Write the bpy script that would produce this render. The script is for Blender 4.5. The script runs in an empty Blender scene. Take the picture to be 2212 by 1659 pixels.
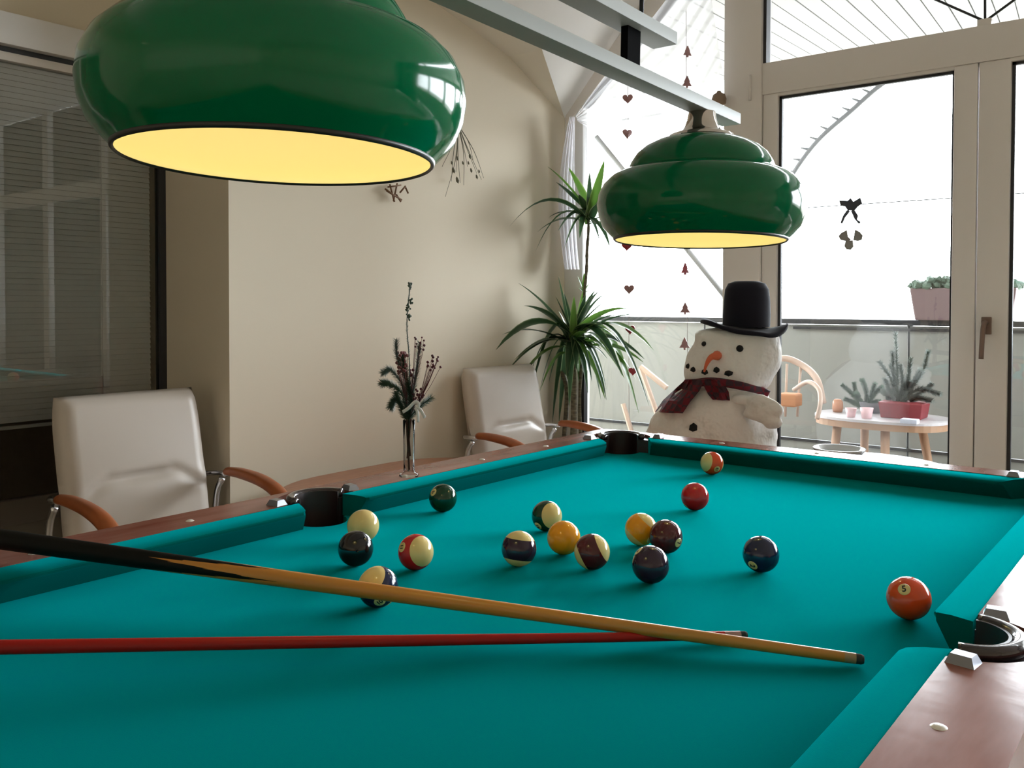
import bpy, bmesh, math, random
from mathutils import Vector, Matrix
C = bpy.context.scene
COL = C.collection
PI = math.pi
rnd = random.Random(7)
Z0 = 0.80                                   # height of the playing cloth above the floor

# ------------------------------------------------------------------ camera
F, PY, EYE = 1919.43, 700.15, 0.42689 + Z0
yaw, pitch, roll = math.radians(38.442), math.radians(1.318), math.radians(0.118)
fw = Vector((-math.sin(yaw)*math.cos(pitch), math.cos(yaw)*math.cos(pitch), -math.sin(pitch)))
r0 = Vector((math.cos(yaw), math.sin(yaw), 0)); u0 = r0.cross(fw)
CR = r0*math.cos(roll) + u0*math.sin(roll)
CU = u0*math.cos(roll) - r0*math.sin(roll)
cam_data = bpy.data.cameras.new('camera'); cam = bpy.data.objects.new('camera', cam_data); COL.objects.link(cam)
cam_data.sensor_width = 36; cam_data.sensor_fit = 'HORIZONTAL'; cam_data.lens = F/2212*36
cam_data.shift_y = -(829.5 - PY)/2212
cam_data.clip_start = 0.02; cam_data.clip_end = 200
M = Matrix((CR, CU, -fw)).transposed().to_4x4(); M.translation = Vector((0, 0, EYE))
cam.matrix_world = M
C.camera = cam
EYEV = Vector((0, 0, EYE))

# ------------------------------------------------------------------ sky, exposure
world = bpy.data.worlds.new('sky'); C.world = world; world.use_nodes = True
bg = world.node_tree.nodes['Background']
bg.inputs['Color'].default_value = (0.90, 0.95, 1.0, 1); bg.inputs['Strength'].default_value = 13.0
wn = world.node_tree; wt = wn.nodes.new('ShaderNodeTexCoord'); ws = wn.nodes.new('ShaderNodeSeparateXYZ'); wr0 = wn.nodes.new('ShaderNodeValToRGB')
wr0.color_ramp.elements[0].position = 0.485; wr0.color_ramp.elements[0].color = (0.17, 0.17, 0.16, 1)
wr0.color_ramp.elements[1].position = 0.50; wr0.color_ramp.elements[1].color = (0.90, 0.95, 1.0, 1)
wm = wn.nodes.new('ShaderNodeMath'); wm.operation = 'MULTIPLY_ADD'; wm.inputs[1].default_value = 0.5; wm.inputs[2].default_value = 0.5
wn.links.new(wt.outputs['Generated'], ws.inputs[0]); wn.links.new(ws.outputs[2], wm.inputs[0]); wn.links.new(wm.outputs[0], wr0.inputs[0]); wn.links.new(wr0.outputs[0], bg.inputs['Color'])
C.view_settings.view_transform = 'Standard'; C.view_settings.look = 'None'
C.view_settings.exposure = 1.08; C.view_settings.gamma = 1.0; C.view_settings.use_curve_mapping = False
cy = C.cycles
cy.use_denoising = True; cy.max_bounces = 9; cy.diffuse_bounces = 5; cy.glossy_bounces = 4
cy.transparent_max_bounces = 24; cy.transmission_bounces = 4; cy.caustics_reflective = False; cy.caustics_refractive = False
cy.sample_clamp_indirect = 6
BULB = 0.20

def portal(name, loc, rot, sx, sy):
    l = bpy.data.lights.new(name, 'AREA'); l.shape = 'RECTANGLE'; l.size = sx; l.size_y = sy
    l.cycles.is_portal = True
    o = bpy.data.objects.new(name, l); o.location = loc; o.rotation_euler = rot; COL.objects.link(o)
portal('sky_portal', (0.9, 3.90, 1.50), (-PI/2, 0, 0), 7.1, 2.9)


# ------------------------------------------------------------------ pixel to point on a plane of the room (reference frame 2212 x 1659)
def ray(u, v): return fw*F + CR*(u-1106) - CU*(v-PY)
def atY(u, v, Y):
    d = ray(u, v); return EYEV + d*(Y/d.y)
def atX(u, v, X):
    d = ray(u, v); return EYEV + d*(X/d.x)
def atZ(u, v, z):
    d = ray(u, v); return EYEV + d*((z-EYE)/d.z)

# ------------------------------------------------------------------ helpers
def obj(name, data, mat=None, parent=None, smooth=False, label=None, kind=None):
    if isinstance(data, bmesh.types.BMesh):
        me = bpy.data.meshes.new(name); bmesh.ops.recalc_face_normals(data, faces=data.faces); data.to_mesh(me); data.free()
    else: me = data
    if mat is not None and not me.materials: me.materials.append(mat)
    if smooth:
        for p in me.polygons: p.use_smooth = True
    o = bpy.data.objects.new(name, me); COL.objects.link(o)
    if parent is not None: o.parent = parent
    if label: o['label'] = label
    if kind: o['kind'] = kind
    return o
def thing(name, label, cat, loc=(0,0,0), rotz=0, group=None):
    o = bpy.data.objects.new(name, None); COL.objects.link(o)
    o.location = loc; o.rotation_euler = (0, 0, rotz); o['label'] = label; o['category'] = cat
    o.empty_display_size = 0.05
    if group: o['group'] = group
    return o
def tag(o, label, cat, group=None):
    o['label'] = label; o['category'] = cat
    if group: o['group'] = group
    return o
def struct(name, loc=(0,0,0)):
    o = bpy.data.objects.new(name, None); COL.objects.link(o); o.location = loc; o['kind'] = 'structure'; return o
def sauto(o, ang=35):
    me = o.data
    for p in me.polygons: p.use_smooth = True
    me.set_sharp_from_angle(angle=math.radians(ang)); return o
def bm_box(bm, lo, hi, bev=0.0, mat=None):
    t = bmesh.new(); bmesh.ops.create_cube(t, size=1)
    for v in t.verts:
        v.co = Vector([lo[i] + (v.co[i]+0.5)*(hi[i]-lo[i]) for i in range(3)])
    if bev > 0: bmesh.ops.bevel(t, geom=t.edges[:], offset=bev, segments=2, affect='EDGES', profile=0.6)
    if mat is not None: bmesh.ops.transform(t, matrix=mat, verts=t.verts)
    me = bpy.data.meshes.new('tmp'); t.to_mesh(me); t.free(); bm.from_mesh(me); bpy.data.meshes.remove(me)
    return bm
def box(name, lo, hi, mat, parent=None, bev=0.0, m=None, **k):
    o = obj(name, bm_box(bmesh.new(), lo, hi, bev, m), mat, parent, **k)
    if bev > 0: sauto(o, 40)
    return o
def lathe_bm(prof, seg=48, bm=None, mat=None, rf=None, close=False):
    bm = bm or bmesh.new(); rings = []
    for r, z in prof:
        if r < 1e-6: rings.append([bm.verts.new((0, 0, z))])
        else:
            rings.append([bm.verts.new(((r*(rf(2*PI*i/seg, z) if rf else 1))*math.cos(2*PI*i/seg), (r*(rf(2*PI*i/seg, z) if rf else 1))*math.sin(2*PI*i/seg), z)) for i in range(seg)])
    pairs = list(zip(rings, rings[1:]))
    if close: pairs.append((rings[-1], rings[0]))
    vs = [v for r in rings for v in r]
    for a, b in pairs:
        for i in range(seg):
            j = (i+1) % seg
            if len(a) == 1 and len(b) == 1: continue
            if len(a) == 1: bm.faces.new((a[0], b[i], b[j]))
            elif len(b) == 1: bm.faces.new((a[i], a[j], b[0]))
            else: bm.faces.new((a[i], a[j], b[j], b[i]))
    if mat is not None: bmesh.ops.transform(bm, matrix=mat, verts=vs)
    return bm
def frame_for(d):
    d = Vector(d).normalized(); up = Vector((0,0,1)) if abs(d.z) < 0.95 else Vector((1,0,0))
    x = up.cross(d).normalized(); y = d.cross(x); return x, y, d
def tube_bm(pts, rad, seg=10, bm=None, cap=True, sx=1.0, sy=1.0):
    bm = bm or bmesh.new(); pts = [Vector(p) for p in pts]; n = len(pts)
    rad = rad if isinstance(rad, (list, tuple)) else [rad]*n
    rings = []; px = None
    for i, p in enumerate(pts):
        d = (pts[min(i+1, n-1)] - pts[max(i-1, 0)])
        if d.length < 1e-9: d = Vector((0,0,1))
        d.normalize()
        if px is None: x, y, _ = frame_for(d)
        else:
            x = (px - d*px.dot(d))
            x = x.normalized() if x.length > 1e-6 else frame_for(d)[0]
            y = d.cross(x)
        px = x
        rings.append([bm.verts.new(p + (x*math.cos(2*PI*k/seg)*sx + y*math.sin(2*PI*k/seg)*sy)*rad[i]) for k in range(seg)])
    for a, b in zip(rings, rings[1:]):
        for k in range(seg):
            j = (k+1) % seg; bm.faces.new((a[k], a[j], b[j], b[k]))
    if cap:
        bm.faces.new(rings[0][::-1]); bm.faces.new(rings[-1])
    return bm
def tube(name, pts, rad, mat, parent=None, seg=10, **k):
    return obj(name, tube_bm(pts, rad, seg), mat, parent, smooth=True, **k)
def spline(pts, n=8):
    pts = [Vector(p) for p in pts]; out = []
    P = [pts[0]*2-pts[1]] + pts + [pts[-1]*2-pts[-2]]
    for i in range(1, len(P)-2):
        for k in range(n):
            t = k/n; a, b, c, d = P[i-1], P[i], P[i+1], P[i+2]
            out.append(0.5*((2*b) + (c-a)*t + (2*a-5*b+4*c-d)*t*t + (3*b-a-3*c+d)*t**3))
    out.append(pts[-1]); return out
def prism(poly, z0, z1, bm=None, bev=0.0):
    bm = bm or bmesh.new()
    a = [bm.verts.new((x, y, z0)) for x, y in poly]; b = [bm.verts.new((x, y, z1)) for x, y in poly]
    n = len(poly); bm.faces.new(a[::-1]); top = bm.faces.new(b)
    for i in range(n): bm.faces.new((a[i], a[(i+1) % n], b[(i+1) % n], b[i]))
    if bev > 0: bmesh.ops.bevel(bm, geom=list(top.edges), offset=bev, segments=2, affect='EDGES')
    return bm
def copy_tree(o, parent=None):
    c = o.copy(); COL.objects.link(c)
    if parent is not None: c.parent = parent
    for ch in [x for x in o.children]: copy_tree(ch, c)
    return c

# ------------------------------------------------------------------ materials
def mat(name, col, rough=0.6, metal=0.0, coat=0.0, spec=0.5, sheen=0.0, noise=None, bump=None, sss=0, trans=0, ior=None):
    m = bpy.data.materials.new(name); m.use_nodes = True; nt = m.node_tree; p = nt.nodes['Principled BSDF']
    p.inputs['Base Color'].default_value = (*col, 1); p.inputs['Roughness'].default_value = rough
    p.inputs['Metallic'].default_value = metal; p.inputs['Coat Weight'].default_value = coat
    p.inputs['Coat Roughness'].default_value = 0.04
    p.inputs['Specular IOR Level'].default_value = spec; p.inputs['Sheen Weight'].default_value = sheen
    if trans: p.inputs['Transmission Weight'].default_value = trans
    if ior: p.inputs['IOR'].default_value = ior
    tc = None
    if noise or bump:
        tc = nt.nodes.new('ShaderNodeTexCoord')
    if noise:                                  # (scale, colour2, stretch, detail)
        sc, c2, st = noise[:3]
        mp = nt.nodes.new('ShaderNodeMapping'); mp.inputs['Scale'].default_value = st
        nz = nt.nodes.new('ShaderNodeTexNoise'); nz.inputs['Scale'].default_value = sc; nz.inputs['Detail'].default_value = 6
        mx = nt.nodes.new('ShaderNodeMix'); mx.data_type = 'RGBA'
        mx.inputs[6].default_value = (*col, 1); mx.inputs[7].default_value = (*c2, 1)
        rp = nt.nodes.new('ShaderNodeValToRGB'); rp.color_ramp.elements[0].position = 0.35; rp.color_ramp.elements[1].position = 0.65
        nt.links.new(tc.outputs['Object'], mp.inputs[0]); nt.links.new(mp.outputs[0], nz.inputs['Vector'])
        nt.links.new(nz.outputs['Fac'], rp.inputs[0]); nt.links.new(rp.outputs[0], mx.inputs[0])
        nt.links.new(mx.outputs[2], p.inputs['Base Color'])
    if bump:                                   # (scale, strength, distance)
        nb = nt.nodes.new('ShaderNodeTexNoise'); nb.inputs['Scale'].default_value = bump[0]; nb.inputs['Detail'].default_value = 4
        bp = nt.nodes.new('ShaderNodeBump'); bp.inputs['Strength'].default_value = bump[1]; bp.inputs['Distance'].default_value = bump[2]
        nt.links.new(tc.outputs['Object'], nb.inputs['Vector']); nt.links.new(nb.outputs['Fac'], bp.inputs['Height'])
        nt.links.new(bp.outputs[0], p.inputs['Normal'])
    return m
def glass_mat(name, tint=(1,1,1), ior=1.5, refl=1.0):
    m = bpy.data.materials.new(name); m.use_nodes = True; nt = m.node_tree; nt.nodes.clear()
    o = nt.nodes.new('ShaderNodeOutputMaterial'); t = nt.nodes.new('ShaderNodeBsdfTransparent'); g = nt.nodes.new('ShaderNodeBsdfGlossy')
    t.inputs[0].default_value = (*tint, 1); g.inputs['Roughness'].default_value = 0.0; g.inputs[0].default_value = (refl, refl, refl, 1)
    f = nt.nodes.new('ShaderNodeFresnel'); f.inputs[0].default_value = ior; mx = nt.nodes.new('ShaderNodeMixShader')
    nt.links.new(f.outputs[0], mx.inputs[0]); nt.links.new(t.outputs[0], mx.inputs[1]); nt.links.new(g.outputs[0], mx.inputs[2]); nt.links.new(mx.outputs[0], o.inputs[0])
    return m
def sheer_mat(name, col, opac):
    m = bpy.data.materials.new(name); m.use_nodes = True; nt = m.node_tree; nt.nodes.clear()
    o = nt.nodes.new('ShaderNodeOutputMaterial'); t = nt.nodes.new('ShaderNodeBsdfTransparent')
    d = nt.nodes.new('ShaderNodeBsdfDiffuse'); l = nt.nodes.new('ShaderNodeBsdfTranslucent'); a = nt.nodes.new('ShaderNodeMixShader'); b = nt.nodes.new('ShaderNodeMixShader')
    d.inputs[0].default_value = (*col, 1); l.inputs[0].default_value = (*col, 1); a.inputs[0].default_value = 0.6; b.inputs[0].default_value = opac
    nt.links.new(d.outputs[0], a.inputs[1]); nt.links.new(l.outputs[0], a.inputs[2]); nt.links.new(t.outputs[0], b.inputs[1]); nt.links.new(a.outputs[0], b.inputs[2]); nt.links.new(b.outputs[0], o.inputs[0])
    return m
def emit_mat(name, col, s):
    m = bpy.data.materials.new(name); m.use_nodes = True; p = m.node_tree.nodes['Principled BSDF']
    p.inputs['Base Color'].default_value = (*col, 1); p.inputs['Emission Color'].default_value = (*col, 1); p.inputs['Emission Strength'].default_value = s
    return m

WALL = mat('wall_paint', (0.77, 0.685, 0.545), 0.9, bump=(220, 0.08, 0.001))
CEIL = mat('ceiling_paint', (0.84, 0.78, 0.68), 0.9)
CEIL2 = mat('ceiling_paint_white', (0.88, 0.86, 0.83), 0.9)
FLOOR = mat('floor_tile', (0.62, 0.54, 0.44), 0.35, noise=(3, (0.66, 0.58, 0.48), (1, 1, 1)))
PVC = mat('white_plastic', (0.76, 0.71, 0.66), 0.35)
PVCW = mat('bright_plastic', (0.80, 0.78, 0.76), 0.35)
GASK = mat('black_gasket', (0.025, 0.025, 0.028), 0.6)
GLASS = glass_mat('window_glass', (0.97, 0.98, 0.98))
GLASSD = glass_mat('dark_window_glass', (0.96, 0.96, 0.95), 1.62)
CLOTH = mat('green_cloth', (0.0003, 0.105, 0.095), 1.0, spec=0.0, sheen=0.68, bump=(900, 0.15, 0.0006))
CLOTH.node_tree.nodes['Principled BSDF'].inputs['Sheen Tint'].default_value = (0.0, 0.86, 0.92, 1); CLOTH.node_tree.nodes['Principled BSDF'].inputs['Sheen Roughness'].default_value = 0.35
RAILW = mat('rail_wood', (0.20, 0.060, 0.036), 0.18, noise=(7, (0.30, 0.13, 0.10), (3, 0.6, 3)), coat=0.0, spec=0.5, ior=1.2, bump=(14, 0.12, 0.004))
TABLEW = mat('table_wood', (0.33, 0.14, 0.08), 0.35, noise=(12, (0.40, 0.19, 0.11), (5, 0.7, 5)))
POCK = mat('pocket_plastic', (0.018, 0.006, 0.006), 0.45)
RINGM = mat('pocket_ring_plastic', (0.03, 0.018, 0.02), 0.16, coat=0.5)
CHROME = mat('chrome', (0.75, 0.76, 0.80), 0.18, metal=1)
STEEL = mat('brushed_metal', (0.27, 0.28, 0.32), 0.28, metal=1)
BARM = mat('grey_bar_paint', (0.40, 0.43, 0.42), 0.5, spec=0.3)
BLACK = mat('black_plastic', (0.012, 0.012, 0.014), 0.45)
SHADE = mat('green_enamel', (0.0003, 0.130, 0.046), 0.10, coat=0.0, spec=0.34)
LINING = mat('cream_enamel', (0.86, 0.82, 0.58), 0.6)
CREAM = mat('cream_leather', (0.60, 0.535, 0.47), 0.38, bump=(60, 0.05, 0.002))
CREAMD = mat('beige_leather', (0.48, 0.37, 0.24), 0.5)
ARMW = mat('orange_beech', (0.33, 0.085, 0.022), 0.35, noise=(14, (0.40, 0.11, 0.03), (1, 1, 1)))

# ================================================================== THE ROOM
YW, XW, XR_ = 3.70, -2.60, -3.02      # window wall, left wall, glazed recess wall
CZ = Z0 + 2.15
AK = [(3.86, 2.13), (3.70, 2.165), (3.25, 2.377), (2.72, 2.50), (1.747, 2.63), (-5.1, 2.90)]   # (Y, Z) along the top of the left wall
SB = 1.12
def valx(z): return XW + (z - 2.165)/SB
fl = box('floor', (-3.2, -5.1, -0.1), (4.6, 3.9, 0.0), FLOOR, kind='structure')
# ceiling: two sloping fields meeting along a hip, then the flat middle
bm = bmesh.new()
for (y0, z0), (y1, z1) in zip(AK, AK[1:]):
    x0 = max(XW, valx(z0)); x1 = valx(z1)
    q = [bm.verts.new(p) for p in ((-3.15, y0, z0), (x0, y0, z0), (x1, y1, z1), (-3.15, y1, z1))]
    bm.faces.new(q)
ca = obj('ceiling', bm, CEIL, kind='structure')
bm = bmesh.new(); xt = valx(CZ)
for (y0, z0), (y1, z1) in zip(AK, AK[1:]):
    x0 = max(XW, valx(z0)); x1 = valx(z1)
    q = [bm.verts.new(p) for p in ((x0, y0, z0), (xt, y0, CZ), (xt, y1, CZ), (x1, y1, z1))]
    bm.faces.new(q)
    q = [bm.verts.new(p) for p in ((xt, y0, CZ), (4.55, y0, CZ), (4.55, y1, CZ), (xt, y1, CZ))]
    bm.faces.new(q)
obj('ceiling_slope', bm, CEIL2, ca)
# left wall with the slanted, slightly vaulted top edge; its end turns the corner into the recess
def wall_poly(y_lo, y_hi, x0, x1, name, m, parent=None):
    ks = [(y, z) for y, z in AK if y_lo < y < y_hi]
    def zt(y):
        for (ya, za), (yb, zb) in zip(AK, AK[1:]):
            if yb <= y <= ya: return za + (zb-za)*(ya-y)/(ya-yb)
        return AK[-1][1]
    pts = [(y_lo, 0), (y_hi, 0), (y_hi, zt(y_hi)+0.01)] + [(y, z+0.01) for y, z in ks] + [(y_lo, zt(y_lo)+0.01)]
    bm = bmesh.new(); a = [bm.verts.new((x0, y, z)) for y, z in pts]; b = [bm.verts.new((x1, y, z)) for y, z in pts]; n = len(pts)
    bm.faces.new(a[::-1]); bm.faces.new(b)
    for i in range(n): bm.faces.new((a[i], a[(i+1) % n], b[(i+1) % n], b[i]))
    return obj(name, bm, m, parent, kind='structure' if parent is None else None)
wl = wall_poly(1.747, 3.86, XR_-0.12, XW, 'wall_left', WALL)
# wall above and beside the recess glazing
wr = struct('wall_left_recess')
box('wall_panel', (XR_-0.10, -5.1, 2.12), (XR_, 1.747, 2.84), WALL, wr)
box('wall_panel', (XR_-0.10, -5.1, 0), (XR_, -0.9, 2.12), WALL, wr)
box('wall_right', (4.45, -5.1, 0), (4.55, 3.9, 3.0), WALL, kind='structure')
box('wall_back', (-3.1, -5.2, 0), (4.55, -5.1, 3.0), WALL, kind='structure')
box('baseboard_left', (XW, 1.747, 0), (XW+0.015, 3.70, 0.08), PVC, kind='structure')

# glazed recess door: white head rails, dark jamb strip, pane, venetian blind behind it
w4 = struct('window_4')
GX = -3.0
box('head_rail', (GX-0.02, -0.9, 2.03), (GX+0.045, 1.747, 2.13), PVCW, w4, bev=0.004)
box('head_rail', (GX-0.02, -0.9, 1.985), (GX+0.02, 1.747, 2.012), PVC, w4, bev=0.002)
box('gasket', (GX-0.02, -0.9, 2.012), (GX+0.012, 1.747, 2.03), GASK, w4)
box('jamb', (GX-0.02, 1.722, 0.55), (GX+0.012, 1.747, 2.0), GASK, w4)
box('bottom_rail', (GX-0.02, -0.9, 0.52), (GX+0.02, 1.747, 0.60), mat('brown_frame', (0.12, 0.10, 0.08), 0.4), w4, bev=0.003)
box('lower_panel', (GX-0.02, -0.9, 0.0), (GX+0.005, 1.747, 0.52), mat('taupe_panel', (0.16, 0.14, 0.11), 0.5), w4)
box('mullion', (GX-0.02, 0.22, 0.6), (GX+0.02, 0.30, 1.99), PVC, w4, bev=0.003)
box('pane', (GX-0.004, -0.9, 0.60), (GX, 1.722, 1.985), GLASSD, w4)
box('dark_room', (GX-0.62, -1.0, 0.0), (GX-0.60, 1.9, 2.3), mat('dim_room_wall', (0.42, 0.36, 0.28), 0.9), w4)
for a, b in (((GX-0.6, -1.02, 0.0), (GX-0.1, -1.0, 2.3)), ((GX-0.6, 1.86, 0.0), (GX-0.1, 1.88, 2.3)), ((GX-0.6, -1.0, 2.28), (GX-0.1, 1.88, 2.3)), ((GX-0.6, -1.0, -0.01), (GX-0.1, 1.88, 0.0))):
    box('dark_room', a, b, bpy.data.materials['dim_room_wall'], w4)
blind = thing('venetian_blind', 'grey venetian blind hanging behind the dark glass at the left', 'blind', (GX-0.018, 0.9, 2.0))
slm = mat('blind_slat', (0.90, 0.90, 0.86), 0.5)
sl0 = None; nsl = 62
slat_bm = bm_box(bmesh.new(), (-0.0095, -0.78, -0.0006), (0.0095, 0.80, 0.0006), 0, Matrix.Rotation(math.radians(72), 4, 'Y'))
slat0 = obj('slat', slat_bm, slm, blind)
slat0.location = (0, 0, -0.02)
for i in range(1, nsl):
    s = slat0.copy(); COL.objects.link(s); s.location = (0, 0, -0.02 - i*0.0185)
for yy in (-0.55, 0.1, 0.62):
    tube('cord', [(0.011, yy, 0), (0.011, yy, -1.12)], 0.0012, PVCW, blind, 5)
box('bottom_bar', (-0.008, -0.78, -1.178), (0.008, 0.80, -1.168), slm, blind)
chain = tag(obj('bead_chain', lathe_bm([(0, 0), (0.0022, 0.0022), (0, 0.0044)], 6), PVCW), 'white bead chain hanging beside the dark jamb of the recess window', 'chain')
p = atX(371, 440, GX+0.03); q_ = atX(371, 568, GX+0.03)
bmc = bmesh.new(); nb_ = 44
for i in range(nb_):
    lathe_bm([(0, -0.0030), (0.0026, 0), (0, 0.0030)], 6, bmc, Matrix.Translation(p.lerp(q_, i/(nb_-1))))
bmc.to_mesh(chain.data); bmc.free()

# window wall: left window, door pair and fanlight, right-hand windows out of frame
FD0, FD1 = YW, YW+0.07
w1 = struct('window_1')
gl, mu = -2.49, -1.727
def slant(x): return 2.298 + 0.90*(x+2.40)
# left jamb + wall strip beside it
box('jamb', (XW, FD0+0.001, 0.05), (gl, FD1+0.003, 2.21), PVCW, w1, bev=0.004)
box('sill_rail', (gl, FD0, 0.05), (mu, FD1, 0.13), PVC, w1, bev=0.004)
bm = bmesh.new()
def slab(bm, pts, y0, y1):
    a = [bm.verts.new((x, y0, z)) for x, z in pts]; b = [bm.verts.new((x, y1, z)) for x, z in pts]; n = len(pts)
    bm.faces.new(a); bm.faces.new(b[::-1])
    for i in range(n): bm.faces.new((a[i], b[i], b[(i+1) % n], a[(i+1) % n]))
    return bm
hz = lambda x, off: slant(x) + off
slab(bm, [(gl-0.1, hz(gl-0.1, 0)), (-1.73, hz(-1.73, 0)), (-1.73, hz(-1.73, 0.13)), (gl-0.1, hz(gl-0.1, 0.10))], FD0-0.004, FD1)
obj('head_rail', bm, PVC, w1)
slab_g = slab(bmesh.new(), [(gl, hz(gl, -0.012)), (-1.73, hz(-1.73, -0.012)), (-1.73, hz(-1.73, 0)), (gl, hz(gl, 0))], FD0+0.01, FD1-0.01)
obj('gasket', slab_g, GASK, w1)
obj('pane', slab(bmesh.new(), [(gl, 0.13), (mu, 0.13), (mu, hz(mu, 0)), (gl, hz(gl, 0))], FD0+0.03, FD0+0.036), GLASS, w1)
# wall between the window head and the sloping ceiling
bm = slab(bmesh.new(), [(XW-0.05, hz(XW-0.05, 0.03)), (-1.73, hz(-1.73, 0.03)), (-1.73, CZ+0.02), (XW-0.05, CZ+0.02)], FD0+0.012, FD1+0.01)
obj('gable_infill', bm, CEIL2, w1)
# main post between window and doors
box('trim_1', (mu, FD0-0.02, 0.0), (-1.555, FD1+0.02, CZ), PVC, bev=0.004, kind='structure')
tr = box('trim_2', (-1.555, FD0-0.01, 2.13), (4.44, FD1+0.01, 2.265), PVC, bev=0.004, kind='structure')
box('trim_3', (-0.72, FD0-0.005, 2.262), (-0.672, FD1+0.005, 2.29), PVC, tr, bev=0.003)
# fanlight above the doors with a sunburst of thin bars
w2 = struct('window_2')
box('pane', (-1.545, FD0+0.03, 2.265), (4.44, FD0+0.036, CZ), GLASS, w2)
box('gasket', (-1.556, FD0+0.0, 2.265), (-1.541, FD0+0.045, CZ), GASK, w2)
fc = atY(2128, 46, YW+0.028)
for (u, v) in ((2014, -4), (2128, -40), (2202, -8), (1900, 10)):
    if u == 1900: continue
    e = atY(u, v, YW+0.028); tube('glazing_bar', [fc, fc + (e-fc)*1.9], 0.005, GASK, w2, 6)
# doors
def door(n, x0, x1, gx0, gx1, handle=None):
    d = struct(n)
    yb = YW
    box('stile', (x0, yb-0.005, 0.05), (gx0, yb+0.06, 2.13), PVC, d, bev=0.006)
    box('stile', (gx1, yb-0.005, 0.05), (x1, yb+0.06, 2.13), PVC, d, bev=0.006)
    box('rail', (gx0-0.004, yb-0.004, 2.117), (gx1+0.004, yb+0.059, 2.131), PVC, d, bev=0.003)
    box('rail', (gx0-0.004, yb-0.004, 0.05), (gx1+0.004, yb+0.059, 0.17), PVC, d, bev=0.003)
    gk = bmesh.new()
    for a, b in (((gx0, yb+0.012, 0.17), (gx0+0.012, yb+0.03, 2.117)), ((gx1-0.008, yb+0.012, 0.17), (gx1, yb+0.03, 2.117)), ((gx0, yb+0.012, 2.106), (gx1, yb+0.03, 2.118))):
        bm_box(gk, a, b)
    obj('gasket', gk, GASK, d)
    box('pane', (gx0, yb+0.02, 0.17), (gx1, yb+0.026, 2.117), GLASS, d)
    return d
d1 = door('door_1', -1.552, -0.7145, -1.485, -0.797)
d2 = door('door_2', -0.7105, 0.16, -0.604, 0.08)
for o_ in (tube('hinge', [(-1.602, YW-0.026, 2.11), (-1.602, YW-0.026, 2.22)], 0.006, PVC, d1, 8),): pass
HB = mat('bronze_handle', (0.20, 0.13, 0.10), 0.35, metal=0.5)
hp = atY(2131, 705, YW-0.01)
h = obj('handle', bm_box(bmesh.new(), (hp.x-0.017, YW-0.018, hp.z-0.03), (hp.x+0.017, YW-0.005, hp.z+0.035), 0.003), HB, d2)
tube('lever', spline([(hp.x, YW-0.015, hp.z+0.012), (hp.x, YW-0.05, hp.z+0.012), (hp.x-0.004, YW-0.056, hp.z-0.02), (hp.x-0.008, YW-0.056, hp.z-0.12)], 5), 0.009, HB, h, 8)
w3 = struct('window_3')
box('frame', (0.16, FD0, 0), (0.26, FD1, 2.13), PVC, w3, bev=0.004)
for x in (1.25, 2.3, 3.35, 4.36): box('frame', (x, FD0, 0), (x+0.10, FD1, CZ), PVC, w3, bev=0.004)
box('pane', (0.26, FD0+0.03, 0.1), (4.40, FD0+0.036, 2.13), GLASS, w3)
wf = box('wall_window', (4.44, FD0, 0), (4.55, FD1+0.08, CZ), WALL, kind='structure')
box('threshold', (-2.6, FD0-0.01, 0), (4.44, FD1+0.02, 0.05), PVC, wf)

# ================================================================== BALCONY
YB = 5.0
bal = box('balcony_floor', (-6, 3.86, -0.12), (6.2, 5.2, -0.02), mat('balcony_tile', (0.55, 0.50, 0.46), 0.7), kind='structure')
rail = thing('balcony_railing', 'grey metal balcony railing with pale milky panels beyond the doors', 'railing', (-1, YB, 0))
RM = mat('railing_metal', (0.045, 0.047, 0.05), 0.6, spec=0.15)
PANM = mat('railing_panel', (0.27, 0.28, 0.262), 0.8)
nt = PANM.node_tree; pb = nt.nodes['Principled BSDF']; tl = nt.nodes.new('ShaderNodeBsdfTranslucent'); tl.inputs[0].default_value = (0.66, 0.70, 0.66, 1)
mx = nt.nodes.new('ShaderNodeMixShader'); mx.inputs[0].default_value = 0.05
nt.links.new(pb.outputs[0], mx.inputs[1]); nt.links.new(tl.outputs[0], mx.inputs[2]); nt.links.new(mx.outputs[0], nt.nodes['Material Output'].inputs[0])
box('top_rail', (-5, -0.03, 1.115), (6.0, 0.03, 1.145), RM, rail, bev=0.004)
box('mid_rail', (-0.90, -0.02, 1.085), (6.0, 0.012, 1.10), RM, rail)
box('joint_rail', (-5, -0.012, 0.445), (6.0, 0.012, 0.46), RM, rail)
for i, x in enumerate([-5 + 1.18*k for k in range(9)]):
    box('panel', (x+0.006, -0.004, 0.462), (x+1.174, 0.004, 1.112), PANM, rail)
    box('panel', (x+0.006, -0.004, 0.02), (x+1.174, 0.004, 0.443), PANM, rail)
for i, x in enumerate([-5 + 1.18*k for k in range(9)]):
    box('post', (x-0.012, 0.012, -0.02), (x+0.012, 0.04, 1.115), RM, rail)
tube('wire', [(-1.2, 0, 1.775), (4, 0, 1.775)], 0.003, RM, rail, 5)
sky_block = struct('wall_sky_block')  # unseen house wall added to keep sky light off the balcony
FM = mat('sky_block_render', (0.55, 0.52, 0.47), 0.9)
box('wall_panel', (-9, 3.80, 2.98), (9, 4.0, 9.0), FM, sky_block)
box('wall_panel', (4.55, 3.80, -0.1), (9, 4.0, 2.98), FM, sky_block)
box('wall_panel', (-9, 3.88, -0.1), (-3.2, 4.0, 2.98), FM, sky_block)
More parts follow.
